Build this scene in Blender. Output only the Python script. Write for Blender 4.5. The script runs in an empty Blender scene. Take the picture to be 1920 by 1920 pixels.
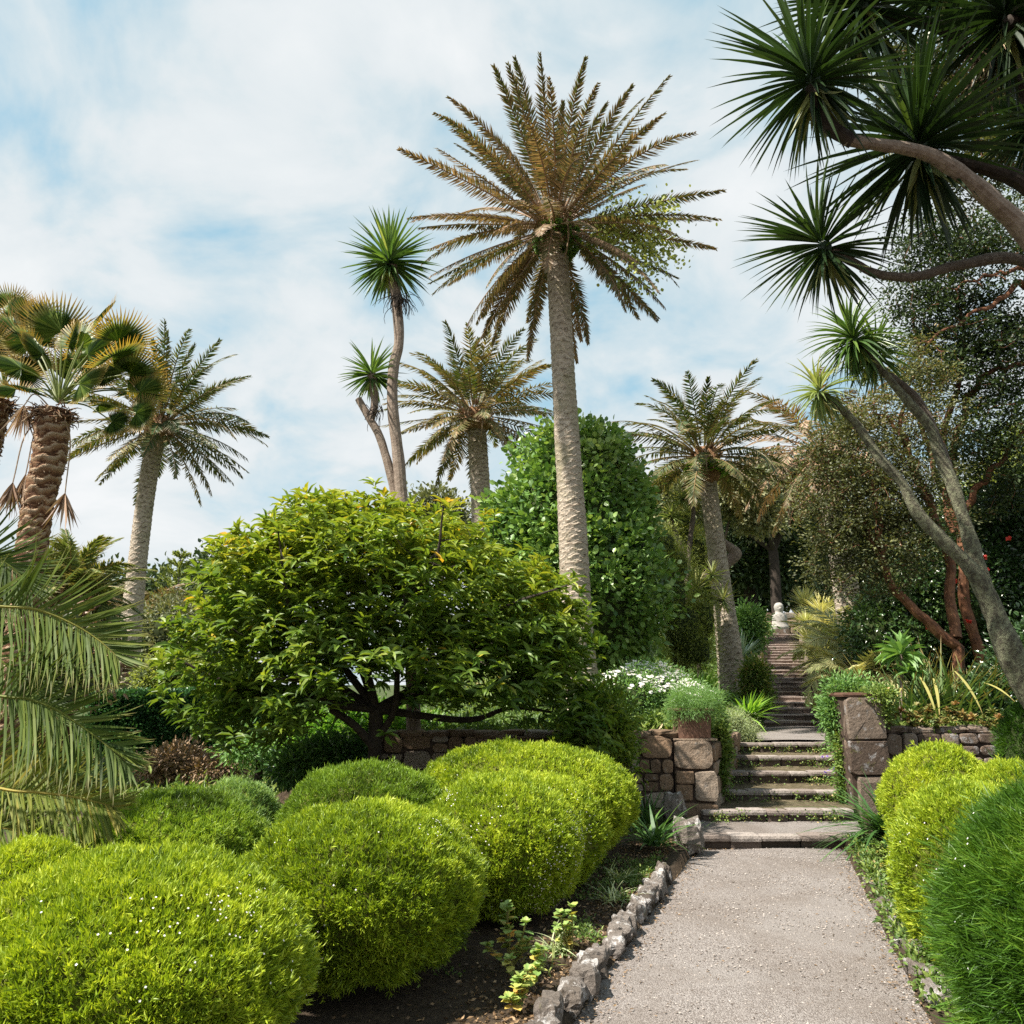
import bpy, math
import numpy as np
rng = np.random.default_rng(11)
PI = math.pi
sc = bpy.context.scene
COL = sc.collection
# ------------------------------------------------------------------ camera geometry
F = 1500.0; PITCH = math.radians(12.4); EYE = 1.6
cp, sp = math.cos(PITCH), math.sin(PITCH)
def W(px, py, y):
    u = (px-960)/F; v = (960-py)/F
    d = np.array([u, cp - v*sp, sp + v*cp]); t = y/d[1]
    return np.array([d[0]*t, y, EYE + d[2]*t])
def depth(y, z): return y*cp + (z-EYE)*sp
def elz(py, y): return W(960, py, y)[2]
def smooth(a, b, x):
    t = np.clip((x-a)/(b-a), 0, 1); return t*t*(3-2*t)
def norm(a):
    a = np.asarray(a, float); return a/np.maximum(np.linalg.norm(a, axis=-1, keepdims=True), 1e-9)
_K = rng.normal(size=(14, 3)); _PH = rng.uniform(0, 6.28, 14)
def lump(P, f=1.0):
    P = np.asarray(P)*f; s = np.zeros(P.shape[:-1])
    for i in range(14):
        a = 1+0.35*i
        s += np.sin(P@(_K[i]*a)+_PH[i])/(a**.8)
    return s/3.0
# ------------------------------------------------------------------ terrain
XLy = [3.0, 4.4, 8.55, 12.27, 16.9, 34.0, 60]; XL = [-.21, .30, 1.81, 3.34, 5.15, 10.75, 19]
XRy = [3.0, 4.4, 8.55, 12.27, 16.9, 34.0, 60]; XR = [1.64, 2.07, 3.36, 4.66, 6.37, 12.0, 20.3]
def xl(y): return np.interp(y, XLy, XL)
def xr(y): return np.interp(y, XRy, XR)
STEP = [(8.55, .149), (9.48, .261), (10.25, .379), (10.95, .53), (11.58, .675), (12.2, .813)]
UP0, UP1, ZU0, ZU1, NUP = 16.9, 34.0, .813, 3.78, 25
def stairz(y):
    z = np.zeros_like(np.asarray(y, float))
    for d, h in STEP: z = np.where(y >= d-.01, h, z)
    z = np.where(y > UP0, ZU0+(ZU1-ZU0)*np.clip((y-UP0)/(UP1-UP0), 0, 1), z)
    return z
def hill(y): return np.interp(y, [9.7, 12.2, 16.9, 34, 37, 60, 200], [1.0, .92, .95, 3.95, 4.0, 5.0, 6])
WY = 9.93
def gh(x, y):
    x = np.asarray(x, float); y = np.asarray(y, float)
    low = np.interp(y, [0, 3, 7, 9.6, 30, 60, 400], [.03, .03, .07, .18, .5, 1.5, 3])
    t = smooth(-3.2, -1.75, x)
    up = np.where(y > WY, hill(y), low)
    z = low*(1-t)+up*t
    a, b = xl(y), xr(y)
    w_ = np.where((y>8.6)&(y<12.45),.26,0.)
    cor = (x > a-w_) & (x < b+w_)
    z = z + np.where(cor, 0, .03*lump(np.stack([x, y, 0*x], -1), 1.3))
    return np.where(cor, np.where(y > 8.6, stairz(y)-.30, -0.004), z)
def G(px, y, dz=0.):
    z = 0.
    for _ in range(8):
        x = (px-960)/F*depth(y, z); z = float(gh(x, y))
    return np.array([x, y, z+dz])
# ------------------------------------------------------------------ mesh builder
class MB:
    def __init__(s): s.V=[]; s.F=[]; s.v=[]; s.t=[]; s.m=[]; s.n=0
    def add(s, V, Fc, v=0.5, t=0., m=0):
        V = np.asarray(V, float).reshape(-1, 3); n = len(V)
        s.V.append(V)
        s.v.append(np.broadcast_to(np.asarray(v, float), (n,)).copy()); s.t.append(np.broadcast_to(np.asarray(t, float), (n,)).copy())
        for f in (Fc if isinstance(Fc, list) else [Fc]):
            f = np.asarray(f, int); s.F.append(f+s.n); s.m.append(np.full(len(f), m))
        s.n += n; return s
    def build(s, name, mats, parent=None, smooth_=False, org=None):
        if not isinstance(mats, (list, tuple)): mats = [mats]
        V = np.concatenate(s.V)
        if parent is not None: V = V-np.array((org or parent).location)
        me = bpy.data.meshes.new(name)
        me.vertices.add(len(V)); me.vertices.foreach_set('co', V.ravel())
        sizes = np.concatenate([np.full(len(f), f.shape[1]) for f in s.F])
        loops = np.concatenate([f.ravel() for f in s.F])
        me.loops.add(len(loops)); me.loops.foreach_set('vertex_index', loops.astype(np.int32))
        me.polygons.add(len(sizes)); st = np.concatenate([[0], np.cumsum(sizes)[:-1]])
        me.polygons.foreach_set('loop_start', st.astype(np.int32))
        for m in mats: me.materials.append(m)
        me.polygons.foreach_set('material_index', np.concatenate(s.m).astype(np.int32))
        if smooth_: me.polygons.foreach_set('use_smooth', np.ones(len(sizes), bool))
        else: me.polygons.foreach_set('use_smooth', np.zeros(len(sizes), bool))
        for nm, a in (('v', s.v), ('t', s.t)):
            at = me.attributes.new(nm, 'FLOAT', 'POINT'); at.data.foreach_set('value', np.concatenate(a).astype(np.float32))
        me.update(calc_edges=True); me.validate()
        o = bpy.data.objects.new(name, me); COL.objects.link(o)
        if parent is not None: o.parent = parent
        return o
def tag(o, label, cat=None, group=None, kind=None):
    if label: o['label'] = label
    if cat: o['category'] = cat
    if group: o['group'] = group
    if kind: o['kind'] = kind
    return o
def thing(name, loc, label, cat, group=None):
    o = bpy.data.objects.new(name, None); COL.objects.link(o); o.location = [float(c) for c in loc]
    o.empty_display_size = .2
    return tag(o, label, cat, group)
# templates: columns = along, across, normal
def T_kite(): return np.array([[0,0,0],[.45,.5,.02],[1,0,-.05],[.45,-.5,.02]]), np.array([[0,1,2,3]])
def T_fold(): # folded leaf
    return np.array([[0,0,0],[.3,.5,.1],[.3,0,0],[.3,-.5,.1],[.7,.4,.04],[.7,0,-.06],[.7,-.4,.04],[1,0,-.2]]), \
        [np.array([[0,2,1],[0,3,2],[4,5,7],[5,6,7]]), np.array([[1,2,5,4],[2,3,6,5]])]
def T_round():
    return np.array([[0,0,0],[.3,.45,.06],[.7,.42,.05],[1,0,-.03],[.7,-.42,.05],[.3,-.45,.06],[.5,0,0]]), np.array([[0,6,1],[1,6,2],[2,6,3],[3,6,4],[4,6,5],[5,6,0]])
def T_strap(n=5, a=0., b=.15, w0=.5, wm=1., tip=.0):
    P=[]; 
    for i in range(n):
        x = i/n; w = (w0+(wm-w0)*min(1, x/.35))*(1-max(0, (x-.35)/.65)**1.6*(1-tip))*.5
        z = a*x-b*x*x
        P += [[x,w,z],[x,-w,z]]
    P.append([1,0,a-b]); k=len(P)-1
    q=[[2*i,2*i+1,2*i+3,2*i+2] for i in range(n-1)]
    return np.array(P), [np.array(q), np.array([[k-2,k-1,k]])]
def T_vstrap(n=5, a=0., b=.15): # strap with a folded keel
    P=[]
    for i in range(n):
        x=i/n; w=(.45+.55*min(1,x/.3))*(1-max(0,(x-.3)/.7)**1.5)*.5; z=a*x-b*x*x
        P += [[x,w,z+w*.04],[x,0,z-w*.02],[x,-w,z+w*.04]]
    P.append([1,0,a-b]); k=len(P)-1; q=[]
    for i in range(n-1):
        q += [[3*i,3*i+1,3*i+4,3*i+3],[3*i+1,3*i+2,3*i+5,3*i+4]]
    return np.array(P), [np.array(q), np.array([[k-3,k-2,k],[k-2,k-1,k]])]
KITE, FOLD, ROUND = T_kite(), T_fold(), T_round()
def scatter(mb, tpl, P, D, N, L, Wd, v=.5, m=0):
    TP, TF = tpl; P = np.asarray(P, float); n = len(P)
    if n == 0: return
    D = norm(D); S = norm(np.cross(D, N)+1e-6); N2 = np.cross(S, D)
    L = np.broadcast_to(L, (n,)); Wd = np.broadcast_to(Wd, (n,)); v = np.broadcast_to(v, (n,))
    V = P[:,None]+D[:,None]*(TP[None,:,0,None]*L[:,None,None])+S[:,None]*(TP[None,:,1,None]*Wd[:,None,None])+N2[:,None]*(TP[None,:,2,None]*L[:,None,None])
    k = len(TP); off = (np.arange(n)*k)[:,None,None]
    fs = [ (np.asarray(f)[None]+off).reshape(-1, np.asarray(f).shape[1]) for f in (TF if isinstance(TF, list) else [TF]) ]
    mb.add(V.reshape(-1,3), fs, np.repeat(v, k), np.tile(TP[:,0], n), m)
def sphere_dirs(n, zmin=-1., zmax=1.):
    z = rng.uniform(zmin, zmax, n); a = rng.uniform(0, 2*PI, n); r = np.sqrt(1-z*z)
    return np.stack([r*np.cos(a), r*np.sin(a), z], -1)
def rv(n, s=1.): return rng.normal(size=(n, 3))*s
def spline(pts, n):
    pts = np.asarray(pts, float); k = len(pts)
    if k == 2: return pts[0]+(pts[1]-pts[0])*np.linspace(0,1,n)[:,None]
    P = np.vstack([2*pts[0]-pts[1], pts, 2*pts[-1]-pts[-2]]); out=[]
    for u in np.linspace(0, k-1, n):
        i = min(int(u), k-2); t = u-i; a,b,c,d = P[i],P[i+1],P[i+2],P[i+3]
        out.append(.5*((2*b)+(-a+c)*t+(2*a-5*b+4*c-d)*t*t+(-a+3*b-3*c+d)*t**3))
    return np.array(out)
def frames(P):
    T = norm(np.gradient(P, axis=0)); ref = np.array([0,0,1.]) if abs(T[0][2])<.9 else np.array([1.,0,0])
    U = []; u = norm(np.cross(T[0], ref))
    for t in T:
        u = norm(u-t*np.dot(u,t)); U.append(u)
    U = np.array(U); return T, U, np.cross(T, U)
def tube(mb, P, R, seg=8, v=.5, m=0, rough=0., cap=True):
    P = np.asarray(P, float); n=len(P); R = np.interp(np.linspace(0,1,n), np.linspace(0,1,len(np.atleast_1d(R))), np.atleast_1d(R)) if len(np.atleast_1d(R))!=n else np.asarray(R)
    T,U,B = frames(P); a = np.linspace(0,2*PI,seg,endpoint=False)
    V = P[:,None]+(U[:,None]*np.cos(a)[None,:,None]+B[:,None]*np.sin(a)[None,:,None])*R[:,None,None]
    if rough: 
        nn = lump(V/np.mean(R), .6)[:,:,None]; V = P[:,None]+(V-P[:,None])*(1+rough*nn)
    i = np.arange(n-1)[:,None]*seg; j=np.arange(seg)[None]; j2=(j+1)%seg
    q = np.stack([i+j,i+j2,i+seg+j2,i+seg+j],-1).reshape(-1,4)
    V = V.reshape(-1,3); fs=[q]
    t = np.repeat(np.linspace(0,1,n), seg)
    if cap:
        V = np.vstack([V, P[-1]+T[-1]*R[-1]*.5]); t=np.append(t,1.); b=(n-1)*seg
        fs.append(np.array([[b+k,b+(k+1)%seg,len(V)-1] for k in range(seg)]))
    mb.add(V, fs, v, t, m)
# ------------------------------------------------------------------ materials
def newmat(name):
    m = bpy.data.materials.new(name); m.use_nodes=True; nt=m.node_tree; nt.nodes.clear()
    return m, nt, lambda t, **k: _nd(nt, t, **k)
def _nd(nt, t, **k):
    n = nt.nodes.new(t)
    for a,b in k.items():
        if a.startswith('_'): setattr(n, a[1:], b)
        else: n.inputs[a.replace('__',' ')].default_value = b
    return n
def ramp(nt, fac, stops, interp='LINEAR'):
    r = nt.nodes.new('ShaderNodeValToRGB'); r.color_ramp.interpolation=interp
    e = r.color_ramp.elements
    while len(e) < len(stops): e.new(.5)
    for i,(p,c) in enumerate(stops):
        e[i].position=p; e[i].color=(*c,1) if len(c)==3 else c
    nt.links.new(fac, r.inputs[0]); return r.outputs[0]
def mixc(nt, f, a, b, mode='MIX'):
    m = nt.nodes.new('ShaderNodeMix'); m.data_type='RGBA'; m.blend_type=mode
    for i,x in ((0,f),(6,a),(7,b)):
        if hasattr(x,'is_output') : nt.links.new(x, m.inputs[i])
        else: m.inputs[i].default_value = x if i==0 else (*x,1)
    return m.outputs[2]
def math_(nt, op, a, b=0., c=None):
    m = nt.nodes.new('ShaderNodeMath'); m.operation=op
    for i,x in enumerate((a,b,c)):
        if x is None: continue
        if hasattr(x,'is_output'): nt.links.new(x, m.inputs[i])
        else: m.inputs[i].default_value=x
    return m.outputs[0]
def attr(nt, nm):
    a = nt.nodes.new('ShaderNodeAttribute'); a.attribute_name=nm; return a.outputs['Fac']
def noise(nt, scale, detail=4, rough=.55, vec=None, dist=0.):
    n = nt.nodes.new('ShaderNodeTexNoise'); n.inputs['Scale'].default_value=scale; n.inputs['Detail'].default_value=detail
    n.inputs['Roughness'].default_value=rough; n.inputs['Distortion'].default_value=dist
    if vec is None:
        g = nt.nodes.new('ShaderNodeNewGeometry'); vec = g.outputs['Position']
    nt.links.new(vec, n.inputs['Vector']); return n.outputs['Fac']
def leafmat(name, stops, tip=None, tip0=.6, tipamt=1., trans=.3, rough=.5, spec=.4, tgain=1.5, gain=1.3):
    m, nt, nd = newmat(name); stops=[(p_,tuple(min(.86,x_*gain) for x_ in c_)) for p_,c_ in stops]
    c = ramp(nt, attr(nt,'v'), stops)
    if tip:
        f = ramp(nt, attr(nt,'t'), [(tip0,(0,0,0)),(1,(tipamt,)*3)])
        c = mixc(nt, f, c, tip)
    p = nd('ShaderNodeBsdfPrincipled', Roughness=rough); p.inputs['Specular IOR Level'].default_value=spec
    nt.links.new(c, p.inputs['Base Color'])
    tr = nd('ShaderNodeBsdfTranslucent'); tc = mixc(nt, 1., c, (tgain*1.05,tgain,tgain*.45), 'MULTIPLY'); nt.links.new(tc, tr.inputs['Color'])
    mx = nd('ShaderNodeMixShader', Fac=trans); nt.links.new(p.outputs[0], mx.inputs[1]); nt.links.new(tr.outputs[0], mx.inputs[2])
    o = nd('ShaderNodeOutputMaterial'); nt.links.new(mx.outputs[0], o.inputs[0]); return m
def surf(name, colfn, rough=.9, bump=None, spec=.3, bdist=.01, bstr=.6):
    m, nt, nd = newmat(name)
    p = nd('ShaderNodeBsdfPrincipled', Roughness=rough); p.inputs['Specular IOR Level'].default_value=spec
    nt.links.new(colfn(nt), p.inputs['Base Color'])
    if bump:
        b = nd('ShaderNodeBump', Strength=bstr, Distance=bdist); nt.links.new(bump(nt), b.inputs['Height']); nt.links.new(b.outputs[0], p.inputs['Normal'])
    o = nd('ShaderNodeOutputMaterial'); nt.links.new(p.outputs[0], o.inputs[0]); return m
def stonecol(a, b, c, lich=(.55,.53,.5), la=.62, moss=(.12,.12,.03), ma=.72):
    def f(nt):
        x = ramp(nt, math_(nt,'ADD', math_(nt,'MULTIPLY',attr(nt,'v'),.7), math_(nt,'MULTIPLY',noise(nt,26,7,.75),.45)), [(.15,a),(.5,b),(.9,c)])
        x = mixc(nt, ramp(nt, noise(nt,9,6,.7), [(la,(0,0,0)),(la+.06,(.85,)*3)]), x, lich)
        x = mixc(nt, ramp(nt, noise(nt,5,6,.7,dist=.4), [(ma,(0,0,0)),(ma+.08,(.8,)*3)]), x, moss)
        x = mixc(nt, ramp(nt, noise(nt,60,3,.6), [(.3,(.55,)*3),(.6,(0,0,0))]), x, (.05,.035,.025))
        return x
    return f
M = {}
M['soil'] = surf('soil', lambda nt: ramp(nt, noise(nt,18,8,.7), [(.3,(.03,.021,.014)),(.55,(.075,.052,.032)),(.75,(.17,.125,.075))]), bump=lambda nt: noise(nt,30,8,.7), bdist=.05, bstr=1)
def _ground(nt):
    c = ramp(nt, noise(nt,18,8,.7), [(.3,(.03,.021,.014)),(.55,(.075,.052,.032)),(.75,(.17,.125,.075))])
    g = ramp(nt, noise(nt,11,6,.7), [(.3,(.02,.035,.01)),(.6,(.06,.09,.02)),(.8,(.13,.13,.05))])
    sep = nt.nodes.new('ShaderNodeSeparateXYZ'); ge = nt.nodes.new('ShaderNodeNewGeometry'); nt.links.new(ge.outputs['Position'], sep.inputs[0])
    f = math_(nt,'ADD', math_(nt,'MULTIPLY',sep.outputs[1],.12), math_(nt,'MULTIPLY',noise(nt,1.2,4),1.2))
    return mixc(nt, ramp(nt, f, [(.95,(0,0,0)),(1.0,(1,1,1))]) if False else math_(nt,'MULTIPLY',math_(nt,'GREATER_THAN', f, 1.75),.9), c, g)
M['ground'] = surf('ground', _ground, bump=lambda nt: noise(nt,30,8,.7), bdist=.05, bstr=1)
def _gravel(nt):
    v = nt.nodes.new('ShaderNodeTexVoronoi'); v.inputs['Scale'].default_value=150
    ge = nt.nodes.new('ShaderNodeNewGeometry'); nt.links.new(ge.outputs['Position'], v.inputs['Vector'])
    s = nt.nodes.new('ShaderNodeSeparateColor'); nt.links.new(v.outputs['Color'], s.inputs[0])
    c = ramp(nt, s.outputs[0], [(0,(.10,.082,.073)),(.2,(.17,.15,.138)),(.6,(.225,.20,.19)),(.9,(.31,.285,.27))])
    c = mixc(nt, ramp(nt, noise(nt,1.4,5,.6,dist=.5), [(.38,(0,0,0)),(.66,(.6,)*3)]), c, (.145,.118,.10))
    c = mixc(nt, ramp(nt, noise(nt,.55,4,.6,dist=.8), [(.5,(0,0,0)),(.6,(.35,)*3)]), c, (.27,.25,.24))
    c = mixc(nt, ramp(nt, noise(nt,38,4,.8), [(.62,(0,0,0)),(.68,(.8,)*3)]), c, (.10,.07,.05))
    return c
def _gravb(nt):
    v = nt.nodes.new('ShaderNodeTexVoronoi'); v.inputs['Scale'].default_value=150
    ge = nt.nodes.new('ShaderNodeNewGeometry'); nt.links.new(ge.outputs['Position'], v.inputs['Vector'])
    return math_(nt,'ADD', math_(nt,'ADD', math_(nt,'MULTIPLY',v.outputs['Distance'],-1), noise(nt,12,6,.7)), math_(nt,'MULTIPLY',noise(nt,2.6,3,.6),3.))
M['gravel'] = surf('gravel', _gravel, bump=_gravb, bdist=.012, bstr=.7)
M['pebble'] = surf('pebble', lambda nt: ramp(nt, attr(nt,'v'), [(0,(.06,.045,.035)),(.4,(.20,.17,.15)),(1,(.40,.36,.33))]))
M['wallstone'] = surf('wall_stone', stonecol((.09,.065,.045),(.25,.165,.105),(.34,.29,.24), la=.60,lich=(.34,.31,.28)), bump=lambda nt: noise(nt,22,8,.7), bdist=.03, bstr=.8)
M['wallstone2'] = surf('grey_wall_stone', stonecol((.06,.042,.032),(.14,.10,.075),(.21,.165,.13), lich=(.30,.29,.29), la=.56, ma=.60), bump=lambda nt: noise(nt,22,8,.7), bdist=.03, bstr=.8)
M['mortar'] = surf('mortar', lambda nt: ramp(nt, noise(nt,20,6), [(.3,(.02,.014,.01)),(.7,(.09,.06,.045))]))
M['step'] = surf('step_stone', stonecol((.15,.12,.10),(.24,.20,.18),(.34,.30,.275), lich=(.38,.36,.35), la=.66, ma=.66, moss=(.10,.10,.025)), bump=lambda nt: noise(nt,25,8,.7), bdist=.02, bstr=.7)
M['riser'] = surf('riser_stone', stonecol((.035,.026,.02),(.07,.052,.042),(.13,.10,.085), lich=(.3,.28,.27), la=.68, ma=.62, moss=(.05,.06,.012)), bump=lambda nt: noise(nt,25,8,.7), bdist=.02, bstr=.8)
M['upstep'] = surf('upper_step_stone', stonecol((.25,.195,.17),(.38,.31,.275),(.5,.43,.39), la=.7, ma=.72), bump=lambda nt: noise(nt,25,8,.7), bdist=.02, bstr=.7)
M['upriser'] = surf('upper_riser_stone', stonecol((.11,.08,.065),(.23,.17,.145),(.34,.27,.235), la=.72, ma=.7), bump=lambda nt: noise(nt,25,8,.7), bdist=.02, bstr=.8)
M['moss'] = surf('mossy_tread', lambda nt: ramp(nt, noise(nt,12,8,.75), [(.3,(.05,.036,.024)),(.5,(.10,.082,.045)),(.62,(.16,.13,.085)),(.8,(.24,.19,.14))]), bump=lambda nt: noise(nt,30,8,.7), bdist=.03, bstr=1)
M['edging'] = surf('lichen_rock', stonecol((.07,.055,.045),(.16,.135,.115),(.26,.23,.21), lich=(.58,.56,.55), la=.535, ma=.62), bump=lambda nt: noise(nt,30,8,.75), bdist=.03, bstr=1)
M['terracotta'] = surf('terracotta', stonecol((.07,.035,.025),(.15,.075,.05),(.24,.15,.11), la=.66), bump=lambda nt: noise(nt,22,8,.7), bdist=.02)
M['marble'] = surf('pale_stone', stonecol((.30,.28,.25),(.38,.36,.33),(.46,.44,.41), lich=(.25,.24,.21), la=.66, ma=.8), rough=.8)
def _bark(nt, dark, mid, pale):
    f = math_(nt,'ADD', attr(nt,'t'), math_(nt,'MULTIPLY', math_(nt,'SUBTRACT',noise(nt,16,6,.75),.5), .32))
    c = ramp(nt, f, [(.0,dark),(.10,mid),(.35,pale),(.75,mid),(.9,dark)])
    c = mixc(nt, ramp(nt, noise(nt,1.1,6,.75,dist=.6), [(.5,(0,0,0)),(.62,(.55,)*3)]), c, (.20,.19,.10))
    c = mixc(nt, ramp(nt, noise(nt,7,6,.8,dist=.4), [(.56,(0,0,0)),(.66,(.7,)*3)]), c, dark)
    return mixc(nt, ramp(nt, noise(nt,2.2,5,.7), [(.4,(0,0,0)),(.75,(.5,)*3)]), c, mid)
M['palmbark'] = surf('palm_bark', lambda nt: _bark(nt,(.07,.05,.035),(.30,.245,.185),(.50,.435,.36)), bump=lambda nt: noise(nt,30,6,.7), bdist=.02)
M['palmbark2'] = surf('red_palm_bark', lambda nt: _bark(nt,(.06,.038,.026),(.27,.19,.135),(.46,.36,.28)), bump=lambda nt: noise(nt,30,6,.7), bdist=.02)
M['fibre'] = surf('fibre_bark', lambda nt: ramp(nt, math_(nt,'ADD',math_(nt,'MULTIPLY',attr(nt,'t'),.6),math_(nt,'MULTIPLY',noise(nt,9,8,.8),.6)), [(.25,(.03,.014,.008)),(.45,(.17,.075,.035)),(.62,(.34,.19,.10)),(.8,(.50,.37,.25))]), bump=lambda nt: noise(nt,40,6,.8), bdist=.05, bstr=1)
M['palebark'] = surf('pale_bark', lambda nt: ramp(nt, noise(nt,14,8,.75), [(.3,(.10,.07,.052)),(.5,(.22,.17,.135)),(.75,(.34,.28,.23))]), bump=lambda nt: noise(nt,30,8,.7), bdist=.02)
M['lichbark'] = surf('lichen_bark', lambda nt: ramp(nt, noise(nt,22,8,.8,dist=.6), [(.3,(.035,.03,.02)),(.46,(.13,.12,.085)),(.56,(.26,.27,.17)),(.75,(.40,.41,.27))]), bump=lambda nt: noise(nt,28,8,.75), bdist=.05, bstr=1)
M['greybark'] = surf('grey_bark', lambda nt: ramp(nt, noise(nt,22,8,.8), [(.3,(.04,.03,.022)),(.5,(.12,.095,.075)),(.75,(.24,.205,.17))]), bump=lambda nt: noise(nt,40,8,.75), bdist=.02, bstr=1)
M['redbark'] = surf('orange_bark', lambda nt: ramp(nt, noise(nt,7,8,.7,dist=.5), [(.3,(.045,.022,.014)),(.5,(.15,.062,.030)),(.7,(.29,.14,.07))]), rough=.7, bump=lambda nt: noise(nt,20,6,.7), bdist=.02)
M['darkbark'] = surf('dark_bark', lambda nt: ramp(nt, noise(nt,14,8,.7), [(.3,(.012,.009,.007)),(.7,(.06,.045,.035))]), bump=lambda nt: noise(nt,30,8,.7), bdist=.02)
M['stalk'] = surf('dry_stalk', lambda nt: ramp(nt, noise(nt,14,4,.7), [(.3,(.22,.14,.08)),(.7,(.42,.32,.22))]))
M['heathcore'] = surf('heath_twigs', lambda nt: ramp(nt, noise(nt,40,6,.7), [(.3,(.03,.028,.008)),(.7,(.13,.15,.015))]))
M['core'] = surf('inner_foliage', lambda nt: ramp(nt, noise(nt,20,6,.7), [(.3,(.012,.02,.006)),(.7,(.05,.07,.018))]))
L = {}
L['heath'] = leafmat('bright_heath', gain=1.08, stops= [(0,(.04,.065,.008)),(.3,(.125,.20,.012)),(.6,(.26,.35,.02)),(1,(.46,.52,.05))], trans=.3)
L['heathg'] = leafmat('green_heath', [(0,(.04,.06,.008)),(.35,(.09,.155,.015)),(.7,(.16,.25,.025)),(1,(.25,.33,.04))], trans=.3)
L['heathb'] = leafmat('bluegreen_heath', [(0,(.05,.08,.02)),(.4,(.12,.2,.06)),(.8,(.22,.32,.11)),(1,(.3,.38,.14))], trans=.3)
L['heathd'] = leafmat('deep_green_heath', [(0,(.02,.05,.006)),(.4,(.05,.13,.012)),(.8,(.09,.20,.014)),(1,(.18,.30,.03))], trans=.25, gain=.85)
L['flower'] = leafmat('white_flower', gain=1., stops= [(0,(.75,.62,.66)),(.4,(.82,.80,.80)),(1,(.86,.86,.84))], trans=.2, tgain=1.)
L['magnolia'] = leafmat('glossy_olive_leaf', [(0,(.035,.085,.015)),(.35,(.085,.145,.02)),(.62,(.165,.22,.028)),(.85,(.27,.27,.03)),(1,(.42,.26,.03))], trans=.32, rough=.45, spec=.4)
L['griselinia'] = leafmat('glossy_round_leaf', [(0,(.04,.095,.025)),(.4,(.11,.20,.045)),(.75,(.22,.31,.09)),(1,(.40,.46,.22))], trans=.25, rough=.4, spec=.5)  # palest stops put gloss highlights into the leaf colour
L['phoenix'] = leafmat('date_palm_leaf', [(0,(.03,.05,.017)),(.35,(.07,.09,.03)),(.65,(.155,.11,.06)),(1,(.31,.20,.125))], tip=(.21,.135,.085), tip0=.45, trans=.2, tgain=1.3)
L['phoenix2'] = leafmat('golden_green_palm_leaf', [(0,(.02,.042,.012)),(.35,(.05,.075,.02)),(.65,(.13,.115,.04)),(1,(.27,.18,.09))], tip=(.20,.135,.065), tip0=.5, trans=.25, tgain=1.4)
L['phoenixg'] = leafmat('green_palm_leaf', [(0,(.035,.065,.02)),(.4,(.09,.13,.035)),(.75,(.17,.20,.06)),(1,(.36,.26,.12))], tip=(.30,.23,.09), tip0=.6, trans=.25)
L['phoenixf'] = leafmat('near_palm_leaf', [(0,(.025,.045,.010)),(.4,(.065,.10,.018)),(.75,(.14,.165,.032)),(1,(.36,.30,.07))], tip=(.24,.19,.08), tip0=.75, tipamt=.8, trans=.3, rough=.55, spec=.15)
L['fan'] = leafmat('fan_palm_leaf', [(0,(.02,.045,.012)),(.5,(.06,.11,.022)),(1,(.16,.21,.045))], tip=(.42,.23,.06), tip0=.52, tipamt=1., trans=.3, rough=.4)
L['dead'] = leafmat('dead_leaf', [(0,(.12,.07,.045)),(.6,(.33,.22,.15)),(1,(.48,.36,.27))], trans=.2, tgain=1.)
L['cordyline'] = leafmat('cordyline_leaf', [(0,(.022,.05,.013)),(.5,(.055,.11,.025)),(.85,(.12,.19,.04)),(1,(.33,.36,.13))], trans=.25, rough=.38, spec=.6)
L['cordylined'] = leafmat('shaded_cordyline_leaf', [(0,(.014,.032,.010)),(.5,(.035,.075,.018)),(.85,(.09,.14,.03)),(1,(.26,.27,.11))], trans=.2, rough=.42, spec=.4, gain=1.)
L['cordylinep'] = leafmat('pale_cordyline_leaf', [(0,(.07,.11,.04)),(.5,(.17,.22,.08)),(1,(.38,.36,.17))], trans=.3)
L['myrtle'] = leafmat('small_dark_leaf', [(0,(.014,.026,.012)),(.5,(.035,.06,.02)),(.9,(.08,.11,.03)),(1,(.20,.14,.05))], trans=.2)
L['myrtleb'] = leafmat('brownish_small_leaf', [(0,(.028,.036,.014)),(.5,(.062,.072,.026)),(.9,(.15,.155,.055)),(1,(.24,.17,.07))], trans=.25)
L['camellia'] = leafmat('dark_glossy_leaf', [(0,(.012,.03,.01)),(.6,(.03,.065,.018)),(1,(.07,.11,.03))], trans=.15, rough=.28, spec=.7)
L['pine'] = leafmat('pine_foliage', [(0,(.014,.028,.012)),(.5,(.035,.06,.022)),(.9,(.085,.11,.03)),(1,(.17,.17,.05))], trans=.15)
L['grey'] = leafmat('greygreen_foliage', [(0,(.05,.06,.03)),(.5,(.13,.145,.07)),(1,(.27,.25,.14))], trans=.25)
L['airy'] = leafmat('yellowgreen_foliage', [(0,(.07,.09,.025)),(.5,(.19,.23,.06)),(1,(.36,.38,.12))], trans=.35)
L['hedge'] = leafmat('hedge_leaf', [(0,(.018,.05,.018)),(.6,(.04,.11,.035)),(1,(.09,.19,.06))], trans=.2, rough=.35)
L['agap'] = leafmat('strap_leaf', [(0,(.02,.055,.018)),(.5,(.05,.115,.028)),(1,(.13,.22,.05))], trans=.25, rough=.35, spec=.6)
L['agapb'] = leafmat('bright_strap_leaf', [(0,(.06,.14,.02)),(.5,(.14,.28,.04)),(1,(.28,.42,.08))], trans=.35, rough=.4)
L['silver'] = leafmat('silver_leaf', [(0,(.16,.21,.11)),(.5,(.30,.36,.20)),(1,(.45,.47,.28))], trans=.3)
L['blue'] = leafmat('bluegreen_leaf', [(0,(.10,.16,.12)),(.5,(.19,.27,.20)),(1,(.34,.40,.28))], trans=.15)
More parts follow.
